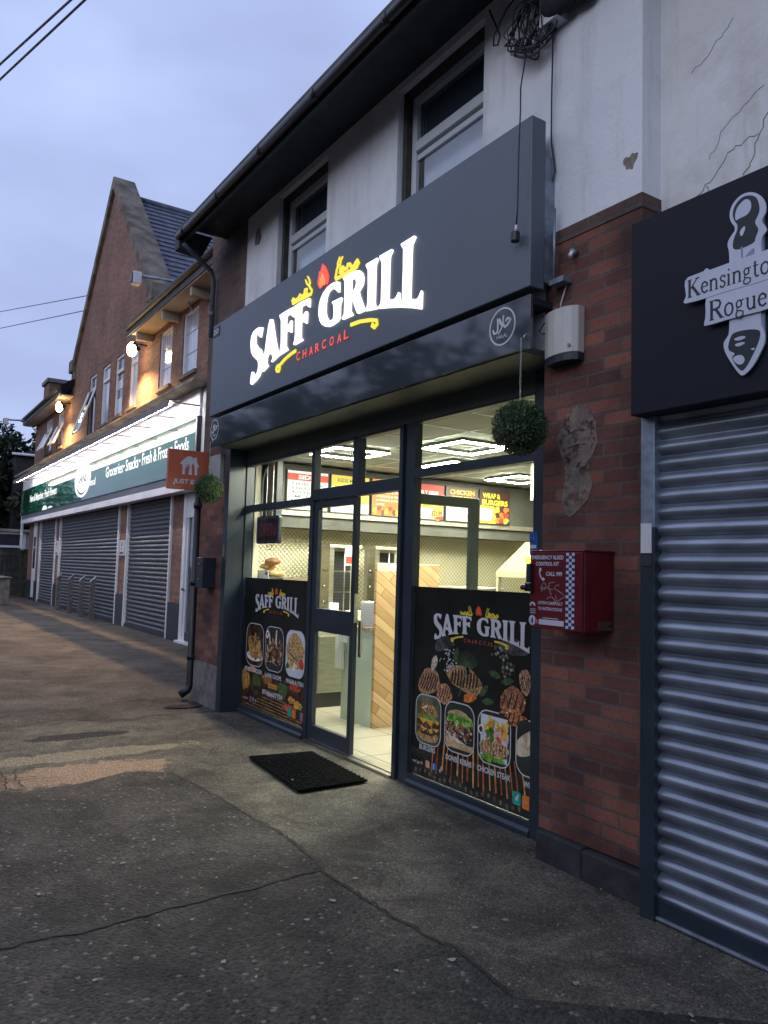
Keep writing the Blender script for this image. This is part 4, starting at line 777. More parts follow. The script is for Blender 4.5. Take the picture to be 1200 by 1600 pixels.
grilled(mb, -4.43, .76, .125, .095, 71, FP, .0008, .5); grilled(mb, -4.04, .83, .19, .085, 72, FP, .0008, -.25, (.30, .17, .08), 9); grilled(mb, -4.25, .70, .08, .075, 73, FP, .0009, .2, (.42, .2, .1), 5)
grilled(mb, -3.57, .755, .12, .085, 74, FP, .0008, .1, (.26, .10, .05), 4); grilled(mb, -3.56, .655, .13, .05, 75, FP, .0010, 0, (.45, .14, .05), 5); grilled(mb, -3.46, .89, .05, .08, 76, FP, .0008, 0, (.3, .16, .1), 5)
mb.sheet(blob(-3.98, .715, .07, .028, 77, .15, rot=.2), FP, .0011, fm('carrot', (.70, .20, .04)))
mb.sheet(blob(-4.37, .90, .032, .055, 78, .08, rot=-.4), FP, .0012, fm('garlic', (.62, .50, .36), .2)); mb.sheet(blob(-4.27, 1.05, .09, .07, 79, .3), FP, .0004, fm('smoke', (.06, .06, .055), .4, 12))
for k in range(46): x = r.gauss(-4.21, .035); mb.sheet(blob(x, r.uniform(.86, 1.02), .006, .007, 200 + k, .3, 6), FP, .0012, fm('salt', (.55, .55, .55), .2))
for k in range(34): t = r.random(); mb.sheet(blob(-3.72 + t * .14 + r.gauss(0, .03), 1.05 - t * .14 + r.gauss(0, .025), .012, .011, 300 + k, .15, 8), FP, .0012 + k * .00001, fm('pepper%d' % (k % 3), ((.12, .11, .08), (.28, .25, .19), (.06, .055, .045))[k % 3], .3))
mb.sheet(blob(-3.58, 1.09, .13, .055, 81, .2), FP, .0004, fm('smoke', ()))
for k in range(13):
    a_ = rad(35 + k * 9); mb.stroke([(-4.02 + .004 * k, .87), (-4.02 + .15 * math.cos(a_), .87 + .15 * math.sin(a_))], .006, FP, .0014, .0015, fm('rosemary', (.10, .15, .07)), .003)
mb.stroke([(-4.0, .93), (-4.06, .80), (-4.09, .71)], .010, FP, .0014, .0015, fm('rosemary', ()))
for x, z, a_ in ((-3.84, .78, .8), (-3.80, .72, .1), (-3.62, .87, .2), (-3.74, .90, -.2), (-4.13, .98, 1.2)): mb.sheet([(x + u * math.cos(a_) - v * math.sin(a_), z + u * math.sin(a_) + v * math.cos(a_)) for u, v in ((-.06, 0), (-.02, .022), (.03, .02), (.065, 0), (.03, -.02), (-.02, -.022))], FP, .0013, fm('bay', (.05, .09, .035), .3))
sub(mb, 'background_picture', rp_)
for x0, x1, art, bgm, cut in ((-4.578, -4.278, art_burger(), fm('dim_green', (.10, .11, .06), .3, 5), None), (-4.240, -3.923, art_kebab(), fm('charcoal', (.03, .035, .03), .2, 5), None), (-3.893, -3.578, art_steak(), fm('charcoal', ()), None), (-3.536, -3.22, art_wrap(), fm('charcoal', ()), -3.386)):
    photo_frame(rp_, FP, x0, x1, .318 + .012 * (x0 > -4.3), .668, art, bgm, cut=cut)
mb = MB(); W = M_['offwhite']
for tx, x0, x1, z in (('BURGERS', -4.522, -4.337, .279), ('DONER KEBAB', -4.217, -3.945, .271), ('CHICKEN STEAK', -3.890, -3.573, .271), ('WR', -3.461, -3.395, .271)): mb.text(tx, FP, x0, z, .034, 0, .0022, W, w=x1 - x0, bold=.03)
mb.text('saf.grill', FP, -4.60, .172, .022, 0, .0022, W, w=.12)
sub(mb, 'caption', rp_)
mb = MB()
badge(mb, FP, -4.447, -4.397, .163, .213, .0020, fm('insta', (.55, .08, .28), .6, 6, (.8, .3, .08))); mb.curve([rrect(-4.438, -4.406, .172, .204, .009), rrect(-4.434, -4.410, .176, .200, .007)], FP, .0021, .0023, W); mb.curve([arc(-4.422, .188, .0085, 0, 360, 14)[:-1], arc(-4.422, .188, .0055, 0, 360, 14)[:-1]], FP, .0021, .0023, W)
mb.sheet(arc(-4.350, .187, .026, 0, 360, 20)[:-1], FP, .0020, fm('fb', (.05, .16, .50), .1)); mb.text('f', FP, -4.35, .170, .034, 0, .0022, W, align='CENTER', bold=.02)
mb.stroke([(-4.268, .207), (-4.268, .175)], .007, FP, .002, .0022, W); mb.curve([arc(-4.277, .175, .011, 0, 360, 12)[:-1], arc(-4.277, .175, .005, 0, 360, 12)[:-1]], FP, .002, .0022, W); mb.stroke([(-4.268, .205), (-4.258, .198), (-4.250, .196)], .006, FP, .002, .0022, W)
badge(mb, FP, -3.555, -3.484, .145, .224, .0020, fm('teal', (.0, .36, .26), .05)); mb.sheet([(-3.532, .172), (-3.510, .170), (-3.505, .195), (-3.500, .207), (-3.508, .212), (-3.518, .196), (-3.530, .192)], FP, .0022, W)
badge(mb, FP, -3.472, -3.392, .139, .221, .0020, fm('orange', (.80, .20, .03), .05)); mb.text('JUST', FP, -3.467, .176, .010, 0, .0022, W, w=.048)
mb.text('deliveroo', FP, -3.520, .154, .006, 0, .0022, W, w=.05, align='CENTER')
sub(mb, 'badge', rp_)
# left poster
lp_ = thing('window_poster', 'tall black food poster with fried chicken, lamb chops and fish in the left window', 'poster', (-7.02, 3.35, .085))
mb = MB(); mb.box(-7.735, -6.27, 3.352, 3.356, .09, 1.42, PB); sub(mb, 'sheet', lp_)
fx2 = lambda p: (-7.445 + (p[0] + 6.884) * .345, 1.068 + (p[1] - 3.285) * .35)
mb = MB(); logo(mb, FP, fx2, PM, (.0006, .0026), .03); sub(mb, 'lettering', lp_)
mb = MB()
mb.sheet([(-7.73, .09), (-6.315, .09), (-6.315, .46), (-7.73, .46)], FP, .0004, fm('dark_table', (.035, .02, .012), .6, 9, (.09, .045, .02)))
for k in range(6): mb.stroke([(-7.6 + .1 * k, .115 + k * .03), (-6.33, .10 + k * .028)], .006, FP, .0006, .0007, fm('grillbar', (.45, .24, .09), .4, 20))
for i, (x, z, rx, rz, c) in enumerate(((-7.62, .36, .09, .12, (.45, .22, .06)), (-7.35, .38, .1, .06, (.07, .11, .03)), (-6.75, .36, .12, .07, (.08, .13, .04)), (-6.55, .30, .07, .035, (.62, .26, .06)), (-6.42, .27, .08, .04, (.6, .35, .05)), (-6.62, .22, .10, .035, (.55, .10, .05)), (-6.5, .43, .1, .05, (.45, .07, .03)), (-7.1, .42, .12, .04, (.30, .12, .04)), (-7.45, .48, .12, .03, (.55, .22, .1)))):
    mb.sheet(blob(x, z, rx, rz, 400 + i, .25), FP, .0008 + i * .00003, fm('veg%d' % i, c, .4, 30))
sub(mb, 'background_picture', lp_)
for x0, x1, art, bgm in ((-7.636, -7.205, art_chicken(), fm('brown_dark', (.06, .03, .018), .4, 5)), (-7.165, -6.755, art_chops(), fm('charcoal', ())), (-6.703, -6.315, art_fish(), fm('plate', ()))):
    photo_frame(lp_, FP, x0, x1, .515, .952, art, bgm)
mb = MB()
for tx, x0, x1, z in (('FRIED CHICKEN', -7.634, -7.225, .452), ('LAMB CHOPS', -7.142, -6.780, .447), ('MASALA FISH', -6.677, -6.322, .452)): mb.text(tx, FP, x0, z, .040, 0, .0022, W, w=x1 - x0, bold=.03)
badge(mb, FP, -7.064, -6.864, .348, .392, .0018, fm('amber', (.75, .30, .03), .1)); mb.text('CALL US', FP, -6.964, .357, .024, 0, .0021, M_['ink'], w=.16, align='CENTER', bold=.02)
mb.text('07466607759', FP, -7.195, .270, .043, 0, .0022, W, w=.455, bold=.03); mb.text('saf.grill', FP, -7.66, .160, .022, 0, .0022, W, w=.12)
sub(mb, 'caption', lp_)
mb = MB()
badge(mb, FP, -7.50, -7.455, .155, .20, .0020, fm('insta', ())); mb.sheet(arc(-7.41, .178, .025, 0, 360, 16)[:-1], FP, .0020, fm('fb', ())); mb.text('f', FP, -7.41, .162, .032, 0, .0022, W, align='CENTER', bold=.02); mb.text('d', FP, -7.345, .163, .026, 0, .0022, W, align='CENTER', bold=.02)
for x, mt in ((-6.620, fm('teal', ())), (-6.532, fm('orange', ())), (-6.445, M_['ink']), (-6.362, fm('violet', (.35, .12, .22), .1))): badge(mb, FP, x, min(x + .075, -6.28), .145, .222, .0020, mt)
sub(mb, 'badge', lp_)
# ------------------------------------------------------------------ things on and in front of the takeaway
def topiary(loc, label, chain):
    x, y, z = loc; t = thing('topiary_ball', label, 'topiary ball', (x, y, z), 'topiary balls hanging from the lower fascia')
    r = random.Random(int(-x * 100)); m = MB(); R = .142
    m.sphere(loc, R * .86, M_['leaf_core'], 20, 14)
    k = m.mi(M_['leaf'])
    for i in range(5200):
        v = Vector((r.gauss(0, 1), r.gauss(0, 1), r.gauss(0, 1))).normalized(); c = Vector(loc) + v * R * (r.uniform(.84, 1.05) + (.08 if r.random() < .12 else 0))
        a = (v + Vector((r.uniform(-1, 1), r.uniform(-1, 1), r.uniform(-1, 1))) * .9).normalized(); b = v.cross(a).normalized(); L = r.uniform(.008, .018); w = L * .36
        f = m.bm.faces.new([m.bm.verts.new(p) for p in (c - b * w, c + a * L * .5 - b * w * .4, c + a * L, c + b * w)]); f.material_index = k
    sub(m, 'foliage', t)
    if chain:
        m = MB(); z0, z1 = z + R, 2.835; n = 24
        for i in range(n):
            zz = z0 + (z1 - z0) * i / n; h = (z1 - z0) / n * .8; pts = []
            for q in range(8):
                a = 2 * math.pi * q / 8; dx = .0045 * math.cos(a); dz = h * .62 * math.sin(a)
                pts.append((x + (dx if i % 2 else 0), y + (0 if i % 2 else dx), zz + h / 2 + dz))
            m.tube(pts, .0015, M_['steel'], 5, closed=True)
        m.tube([(x, 2.965, 2.86), (x, 2.92, 2.865), (x, 2.90, 2.845), (x, 2.91, 2.83)], .004, M_['steel'], 6)
        sub(m, 'chain', t)
topiary((-3.045, 2.88, 2.335), 'larger looking topiary ball on a long chain at the right end of the fascia', True)
topiary((-7.70, 2.88, 2.335), 'distant topiary ball hanging beside the orange projecting sign', True)

# alarm sounder
t = thing('alarm_box', 'cream alarm sounder box with a bowed front on the brick pier', 'alarm box', (-2.95, 3.15, 2.72))
m = MB(); cream = P('aged_cream_plastic', (.58, .55, .50), .45, var=.08, scale=6)
sec = [(-3.07, 3.15), (-3.07, 3.085), (-3.03, 3.068), (-2.97, 3.056), (-2.90, 3.058), (-2.86, 3.075), (-2.835, 3.10), (-2.835, 3.15)]
m.prism([(p[0], p[1]) for p in sec], xy(0), 2.752, 3.01, cream); sub(m, 'cover', t, bevel=.004)
m = MB(); m.prism([(p[0] + .004 * (1 if p[0] < -2.95 else -1), p[1] + .004) for p in sec], xy(0), 2.712, 2.752, M_['slate_dark']); sub(m, 'base', t)
m = MB(); m.tube([(-2.87, 3.067, 2.79), (-2.87, 3.060, 2.79)], .009, M_['galv']); sub(m, 'screw', t)
m = MB(); m.tube([(-2.99, 3.13, 3.01), (-2.985, 3.12, 3.06), (-2.97, 3.13, 3.12), (-2.965, 3.145, 3.17)], .004, cream, 6); m.tube([(-3.02, 3.12, 3.0), (-3.09, 3.10, 2.97), (-3.13, 3.10, 2.93), (-3.10, 3.10, 2.91), (-3.07, 3.12, 2.92)], .004, M_['cable'], 6); sub(m, 'cable', t)
m = MB(); m.tube([(-2.90, 3.15, 3.33), (-2.90, 3.11, 3.33)], .018, M_['galv']); m.tube([(-2.90, 3.12, 3.33), (-2.905, 3.10, 3.30)], .012, M_['white']); solo(m, 'wall_bolt', 'small pale metal fixing on the pier above the alarm box', 'wall fixing')

# emergency bleed control kit
t = thing('first_aid_cabinet', 'red emergency bleed control kit cabinet with chequered stripe and silver graffiti on the brick pier', 'cabinet', (-2.8, 3.15, 1.265))
m = MB(); m.box(-2.985, -2.624, 2.93, 3.149, 1.265, 1.668, M_['red']); m.box(-2.992, -2.618, 2.92, 3.149, 1.662, 1.674, M_['red']); sub(m, 'body', t, bevel=.006)
m = MB(); m.box(-2.983, -2.626, 2.914, 2.929, 1.268, 1.66, M_['red']); dr_ = sub(m, 'door', t, bevel=.003)
fr = xz(2.914); W = P('white_vinyl', (.50, .50, .56), .5, var=.06); NV = flat('navy_vinyl', (.03, .02, .10))
m = MB()
m.box(-2.730, -2.672, 2.9128, 2.914, 1.275, 1.655, NV)
for i in range(25):
    z = 1.278 + i * .0152
    for j in range(3):
        if (i + j) % 2 == 0: m.box(-2.729 + j * .019, -2.7105 + j * .019, 2.912, 2.9128, z, z + .0148, W)
sub(m, 'chequered_stripe', dr_)
m = MB()
m.text('EMERGENCY BLEED', fr, -2.972, 1.625, .019, 0, .001, W, w=.225, bold=.03); m.text('CONTROL KIT', fr, -2.86, 1.592, .019, 0, .001, W, w=.165, align='CENTER', bold=.03)
m.text('CALL 999', fr, -2.868, 1.540, .020, 0, .001, W, w=.112, bold=.03); m.text('LISTEN CAREFULLY', fr, -2.922, 1.392, .015, 0, .001, W, w=.172, bold=.02); m.text('TO INSTRUCTIONS', fr, -2.922, 1.362, .015, 0, .001, W, w=.168, bold=.02)
m.stroke([(-2.912, 1.572), (-2.916, 1.556), (-2.906, 1.532), (-2.890, 1.520)], .008, fr, 0, .001, W); m.sheet(blob(-2.909, 1.570, .009, .011, 2, .05, 10), fr, .0012, W); m.sheet(blob(-2.887, 1.521, .011, .009, 3, .05, 10), fr, .0012, W)
m.stroke(arc(-2.963, 1.380, .016, 0, 180, 10), .010, fr, 0, .001, W)
for z in (1.362, 1.352, 1.342): m.box(-2.98, -2.94, 2.9128, 2.914, z, z + .003, W)
m.sheet(arc(-2.963, 1.305, .026, 0, 360, 18)[:-1], fr, .001, W); m.sheet(blob(-2.963, 1.303, .007, .016, 5, .1, 10), fr, .0014, NV); m.sheet(rrect(-2.942, -2.925, 1.288, 1.312, .006), fr, .001, fm('rose', (.5, .12, .12)))
m.box(-2.915, -2.742, 2.9125, 2.914, 1.287, 1.314, W); m.box(-2.89, -2.78, 2.9128, 2.914, 1.320, 1.3235, W)
sub(m, 'lettering', dr_)
m = MB(); SIL = P('silver_marker', (.40, .34, .33), .35, .5)
for pl in ([(-2.90, 1.455), (-2.896, 1.49), (-2.885, 1.505), (-2.872, 1.50), (-2.868, 1.480), (-2.88, 1.465), (-2.908, 1.475)], [(-2.905, 1.478), (-2.86, 1.475), (-2.84, 1.49)], [(-2.845, 1.505), (-2.850, 1.48), (-2.835, 1.455), (-2.83, 1.44)], [(-2.845, 1.502), (-2.81, 1.508)], [(-2.85, 1.475), (-2.82, 1.468)], [(-2.775, 1.495), (-2.80, 1.49), (-2.812, 1.475), (-2.79, 1.468), (-2.755, 1.452), (-2.735, 1.437), (-2.79, 1.41), (-2.80, 1.44)], [(-2.86, 1.42), (-2.84, 1.432), (-2.82, 1.43), (-2.795, 1.405)]): m.stroke(pl, .0045, fr, 0, .0012, SIL)
sub(m, 'graffiti', dr_)
m = MB(); m.box(-2.985, -2.955, 2.885, 2.914, 1.50, 1.60, M_['black']); m.box(-2.99, -2.952, 2.88, 2.914, 1.455, 1.498, M_['black']); m.tube([(-2.975, 2.88, 1.475), (-3.005, 2.872, 1.475)], .014, M_['black'])
for k in range(6): m.box(-2.98, -2.960, 2.882, 2.885, 1.51 + k * .014, 1.518 + k * .014, M_['slate'])
sub(m, 'lock', dr_, bevel=.003)
m = MB(); m.box(-2.624, -2.621, 3.035, 3.135, 1.272, 1.318, M_['steel']); m.tube([(-2.621, 3.115, 1.30), (-2.612, 3.115, 1.30)], .007, M_['black']); sub(m, 'side_label', t)

# post box on the left pier
t = thing('mailbox', 'small dark letterbox on the left brick pier beside the drainpipe', 'mailbox', (-8.18, 3.1, 1.29))
m = MB(); m.box(-8.29, -8.085, 3.0, 3.149, 1.29, 1.62, M_['slate_dark']); sub(m, 'body', t, bevel=.006)
m = MB(); m.box(-8.27, -8.105, 2.996, 3.0, 1.53, 1.56, M_['black']); m.tube([(-8.19, 3.0, 1.55), (-8.19, 2.99, 1.55)], .008, M_['steel']); m.tube([(-8.19, 3.0, 1.38), (-8.19, 2.988, 1.38)], .011, M_['steel']); sub(m, 'slot', t)

# drainpipes
t = thing('drainpipe', 'black cast drainpipe running down the left corner of the takeaway', 'drainpipe', (-8.70, 3.14, 0))
m = MB(); m.tube([(-8.70, 3.14, 2.86), (-8.70, 3.14, .16), (-8.70, 3.11, .10), (-8.70, 3.03, .05)], .045, M_['black'], 14); sub(m, 'pipe', t)
for z in (.45, 1.3, 2.2):
    m = MB(); m.tube([(-8.70, 3.14, z), (-8.70, 3.14, z + .06)], .053, M_['black'], 14); m.box(-8.72, -8.60, 3.13, 3.19, z + .01, z + .05, M_['black']); sub(m, 'bracket', t)
PG = P('grey_blue_pipe_paint', (.09, .11, .13), .5, var=.15)
t = thing('drainpipe', 'thin grey-blue drainpipe under the eaves left of the brick quoin', 'drainpipe', (-8.58, 3.06, 2.9))
m = MB(); m.tube([(-8.22, 2.66, 5.10), (-8.26, 2.78, 5.04), (-8.38, 3.05, 4.93), (-8.40, 3.09, 4.83), (-8.40, 3.09, 4.16)], .028, PG, 12); sub(m, 'pipe', t)
m = MB(); m.tube([(-8.40, 3.09, 4.4), (-8.40, 3.09, 4.46)], .034, PG, 12); sub(m, 'bracket', t)

# orange projecting sign
t = thing('projecting_sign', 'square orange projecting delivery sign with a white house and fork emblem', 'sign', (-8.4, 3.1, 2.4))
m = MB(); OR = P('orange_sign_face', (.52, .13, .065), .4, var=.06, scale=2); m.box(-8.43, -8.38, 2.66, 3.125, 2.375, 2.82, OR); sub(m, 'panel', t, bevel=.004)
fy = yz(-8.38); WH = P('pale_sign_print', (.66, .66, .70), .5, var=.05)
m = MB(); house = [(2.79, 2.655), (2.82, 2.70), (2.87, 2.745), (2.90, 2.755), (2.93, 2.745), (2.955, 2.725), (2.955, 2.745), (2.985, 2.745), (2.985, 2.70), (3.015, 2.64), (2.995, 2.64), (2.995, 2.545), (2.965, 2.545), (2.965, 2.61), (2.955, 2.66), (2.94, 2.68), (2.925, 2.64), (2.93, 2.60), (2.935, 2.545), (2.895, 2.545), (2.90, 2.60), (2.905, 2.64), (2.89, 2.67), (2.885, 2.62), (2.880, 2.67), (2.873, 2.62), (2.866, 2.67), (2.86, 2.62), (2.85, 2.60), (2.855, 2.545), (2.82, 2.545), (2.825, 2.60), (2.82, 2.655)]
m.curve([[(p[0], p[1]) for p in house]], fy, 0, .002, WH); sub(m, 'house_emblem', t)
m = MB(); m.text('JUST EAT', fy, 2.72, 2.44, .05, 0, .002, WH, w=.35, bold=.03, shear=.15); sub(m, 'lettering', t)
m = MB(); m.box(-8.42, -8.39, 3.125, 3.15, 2.42, 2.48, M_['galv']); m.box(-8.42, -8.39, 3.125, 3.15, 2.70, 2.76, M_['galv']); sub(m, 'bracket', t)
m = MB(); m.box(-8.28, -7.96, 3.10, 3.148, 2.40, 2.76, P('grey_board', (.33, .33, .32), .6, var=.1)); solo(m, 'blank_panel', 'blank pale grey board on the pier right of the orange sign', 'panel', bevel=.004)

# cables above the sign
r = random.Random(21)
t = thing('cable_bundle', 'tangled bundle of black cables looped under the eaves', 'cable bundle', (-3.2, 3.1, 4.9))
m = MB()
for i in range(17):
    cx, w = r.uniform(-3.30, -3.14), r.uniform(.05, .15); top = r.uniform(4.92, 5.05); bot = 4.60 + r.uniform(0, .12) + abs(cx + 3.2) * .25; yy = r.uniform(3.05, 3.12); pts = []
    for j in range(25):
        a = 2 * math.pi * j / 24; pts.append((cx + w * math.sin(a) * (1.0 + .25 * math.sin(2 * a + i)), yy + .02 * math.sin(3 * a + i), (top + bot) / 2 + (top - bot) / 2 * math.cos(a) + .02 * math.sin(2 * a)))
    m.tube(pts[:-1], r.choice((.0035, .005, .006)), M_['cable'], 6, closed=True)
for i in range(7):
    z = r.uniform(4.62, 4.7); m.tube([(-3.36 + .01 * i, 3.09, 4.80), (-3.33, 3.06, z + .06), (-3.25, 3.05, z), (-3.15, 3.06, z - .03), (-3.08, 3.07, z + .0), (-3.06, 3.09, z + .12)], .005, M_['cable'], 6)
sub(m, 'loops', t)
m = MB(); m.tube([(-3.62 + .0, 3.10, 5.18), (-3.53, 3.09, 5.0), (-3.50, 3.09, 4.93), (-3.52, 3.09, 4.88), (-3.56, 3.09, 4.90), (-3.56, 3.09, 4.96), (-3.46, 3.10, 5.08), (-3.35, 3.10, 5.12)], .006, M_['cable'], 6); sub(m, 'loose_loop', t)
m = MB(); m.box(-3.12, -2.98, 3.06, 3.149, 4.74, 4.83, M_['upvc']); sub(m, 'junction_box', t)
m = MB(); bl = P('dark_lump_with_shade', (.02, .021, .026), .9, var=.3, scale=20)
m.sphere((-2.95, 3.07, 4.86), .13, bl, 14, 10, (1.3, .5, .95)); m.sphere((-2.80, 3.10, 4.83), .10, bl, 12, 8, (1.1, .5, 1.1)); m.sphere((-2.9, 3.08, 4.95), .16, bl, 12, 8, (1.5, .5, .8)); sub(m, 'cover', t)  # dark lump standing for the cable junction together with its shadow
t = thing('hanging_cable', 'thin cable hanging over the front of the sign with a black plug at its end', 'cable', (-3.12, 2.92, 3.42))
m = MB(); m.tube([(-3.24, 3.08, 4.72), (-3.20, 3.02, 4.55), (-3.155, 2.95, 4.35), (-3.10, 2.90, 4.17), (-3.115, 2.905, 3.9), (-3.122, 2.91, 3.6), (-3.130, 2.91, 3.50)], .0045, M_['cable'], 6); sub(m, 'cord', t)
m = MB(); m.tube([(-3.130, 2.91, 3.51), (-3.134, 2.91, 3.47)], .007, M_['white'], 8); sub(m, 'collar', t)
m = MB(); m.tube([(-3.135, 2.91, 3.47), (-3.135, 2.91, 3.465), (-3.137, 2.91, 3.42), (-3.137, 2.91, 3.415)], .025, M_['black'], 12); sub(m, 'plug', t, bevel=.004)
m = MB(); m.tube([(-3.06, 3.11, 4.70), (-3.075, 3.12, 4.3), (-3.078, 3.125, 4.05), (-3.055, 3.13, 3.90), (-3.05, 3.13, 3.86), (-3.075, 3.13, 3.80), (-3.09, 3.12, 3.6)], .005, M_['cable'], 6); solo(m, 'hanging_cable', 'cable running down the white wall behind the right end of the sign', 'cable')

# doormat
t = thing('doormat', 'black rubber doormat lying askew before the open door', 'doormat', (-5.28, 2.84, 0))
m = MB(); A, Bq, C, Dq = Vector((-5.806, 2.612, 0)), Vector((-5.728, 3.143, 0)), Vector((-4.791, 3.089, 0)), Vector((-4.785, 2.527, 0))
q = lambda u, v: (A * (1 - u) + Dq * u) * (1 - v) + (Bq * (1 - u) + C * u) * v
m.prism([(q(u, v).x, q(u, v).y) for u, v in ((0, 0), (1, 0), (1, 1), (0, 1))], xy(0), .009, .022, M_['rubber']); sub(m, 'backing', t, bevel=.004)
m = MB(); r = random.Random(3)
for i in range(30):
    for j in range(17):
        u, v = (i + .5) / 30, (j + .5) / 17; c = q(u, v); s_ = .0115 * r.uniform(.85, 1.1)
        for a_ in (0, 1):
            dx, dy = (s_ * 1.3, s_ * .45) if (i + j) % 2 else (s_ * .45, s_ * 1.3)
        m.box(c.x - dx, c.x + dx, c.y - dy, c.y + dy, .022, .030 + r.uniform(-.001, .001), M_['rubber'])
for u in [k / 15 for k in range(16)]: a_, b_ = q(u, .0), q(u, 1.); m.tube([(a_.x, a_.y, .026), (b_.x, b_.y, .026)], .004, M_['rubber'], 5)
sub(m, 'tufts', t)
m = MB(); m.prism(blob(-5.02, 2.60, .009, .007, 4, .2, 8), xy(0), .031, .034, pale); solo(m, 'litter_flake', 'tiny pale flake lying on the front edge of the doormat', 'litter')

# stickers on the right door post
m = MB(); m.box(-3.40, -3.335, 3.3135, 3.3149, 1.66, 1.80, fm('blue_sticker', (.03, .08, .28), .4, 30)); m.box(-3.395, -3.345, 3.3131, 3.3136, 1.70, 1.72, W); solo(m, 'sticker', 'small blue sticker on the right window post above the red cabinet', 'sticker')
m = MB(); m.box(-7.83, -7.80, 3.1285, 3.1299, 1.86, 1.95, fm('blue_sticker', ())); m.box(-7.85, -7.81, 3.1285, 3.1299, 1.64, 1.76, fm('olive_sticker', (.15, .16, .08))); solo(m, 'sticker', 'pair of faded stickers on the left pilaster beside the letterbox', 'sticker')

# ------------------------------------------------------------------ inside the takeaway
def led(cx, cy, label):
    t = thing('ceiling_light', label, 'ceiling light', (cx, cy, 2.74), 'square LED frame lights on the ceiling'); m = MB(); s_, w = .32, .07; z0, z1 = 2.722, 2.724
    for a_ in ((cx - s_, cx + s_, cy - s_, cy - s_ + w), (cx - s_, cx + s_, cy + s_ - w, cy + s_), (cx - s_, cx - s_ + w, cy - s_ + w, cy + s_ - w), (cx + s_ - w, cx + s_, cy - s_ + w, cy + s_ - w)): m.box(*a_, z0, z1, M_['led'])
    sub(m, 'lit_frame', t); m = MB(); c_ = M_['canopy_steel']
    for a_ in ((cx - s_, cx + s_, cy - s_, cy - s_ + w), (cx - s_, cx + s_, cy + s_ - w, cy + s_), (cx - s_, cx - s_ + w, cy - s_ + w, cy + s_ - w), (cx + s_ - w, cx + s_, cy - s_ + w, cy + s_ - w)): m.box(*a_, 2.7245, 2.753, c_)
    sub(m, 'housing', t)
led(-5.66, 4.67, 'glowing square light nearest the open door, seen through the right fanlight'); led(-6.74, 5.43, 'glowing square light second from the street, deeper in the shop')
led(-6.77, 4.00, 'large glowing square light seen through the fanlights over the door'); led(-7.13, 6.77, 'glowing square light deepest in the shop, above the extractor')
# canopy with lit menu boards along the left wall
t = thing('kitchen_canopy', 'long steel canopy above the cooking line carrying the lit menu boards', 'canopy', (-8.1, 5.5, 2.15))
m = MB(); st = M_['steel_warm']; m.box(-8.34, -7.97, 3.86, 8.0, 2.16, 2.72, M_['canopy_steel']); m.box(-7.969, -7.955, 3.86, 8.0, 2.14, 2.20, st); sub(m, 'hood_body', t)
m = MB(); m.box(-8.34, -8.0, 3.87, 7.99, 2.0, 2.155, M_['canopy_steel']); sub(m, 'splash_rail', t)
m = MB(); m.box(-8.2, -8.0, 3.55, 3.62, 1.95, 2.7, M_['steel_warm']); m.box(-8.3, -7.6, 3.64, 3.68, 2.10, 2.70, M_['quilt']); m.box(-7.95, -7.86, 3.60, 3.63, 2.08, 2.72, M_['slate_dark']); m.box(-7.62, -7.56, 3.60, 3.66, 2.08, 2.72, M_['slate_dark']); m.tube([(-7.80, 3.58, 2.62), (-7.86, 3.57, 2.5), (-7.86, 3.57, 2.10)], .012, M_['upvc'], 8); sub(m, 'side_panel', t)
fy = yz(-7.955)
BW = flat('lit_board_white', (.95, .98, .90), .5, .95); BR = flat('lit_board_red', (.85, .08, .05), .5, .8); BY = flat('lit_board_yellow', (1.0, .66, .08), .5, .9); BO = flat('lit_board_orange', (1.0, .30, .05), .5, .8); BDK = flat('lit_board_dark', (.12, .05, .03), .5, .6); TXD = flat('board_text', (.10, .16, .14)); TXY = flat('board_yellow_text', (.95, .85, .08), .5, 1.0); TXG = flat('board_green_text', (.15, .45, .08), .5, .5); TXR = flat('board_red_text', (.75, .05, .03), .5, .6); BB_ = flat('lit_board_brown', (.22, .12, .05), .5, .5)
def board(i, label, draw):
    y0 = 3.90 + i * .578; y1 = y0 + .548; z0, z1 = 2.20, 2.665
    t = thing('menu_board', label, 'menu board', (-7.95, y0, z0), 'lit menu boards on the kitchen canopy')
    m = MB(); m.box(-7.954, -7.935, y0, y1, z0, z1, M_['slate_dark']); sub(m, 'frame', t)
    m = MB(); fr = yz(-7.935); draw(m, fr, y0 + .01, y1 - .01, z0 + .01, z1 - .01); sub(m, 'picture', t)
def lines(m, fr, y, z, rows, h, mat, w=None, dz=.05):
    for i, s_ in enumerate(rows): m.text(s_, fr, y, z - i * dz, h, .001, .003, mat, bold=.015, w=(w * len(s_) / max(len(q_) for q_ in rows)) if w else None)
def d1_(m, fr, a, b, c, d):
    m.sheet([(a, c), (b, c), (b, d), (a, d)], fr, .001, BW); m.sheet([(a, d - .11), (b, d - .11), (b, d - .03), (a, d - .03)], fr, .002, BR); m.text('SIDES', fr, (a + b) / 2, d - .092, .046, .002, .003, BW, w=.26, align='CENTER', bold=.04)
    lines(m, fr, a + .05, d - .165, ['5 POPCORN', '5 NUGGETS', '4 WINGS', 'SML FRIES', 'MED FRIES', 'LRG FRIES'], .028, TXD, .40, .048); m.sheet(blob(b - .07, c + .05, .06, .04, 3, .2), fr, .002, BY)
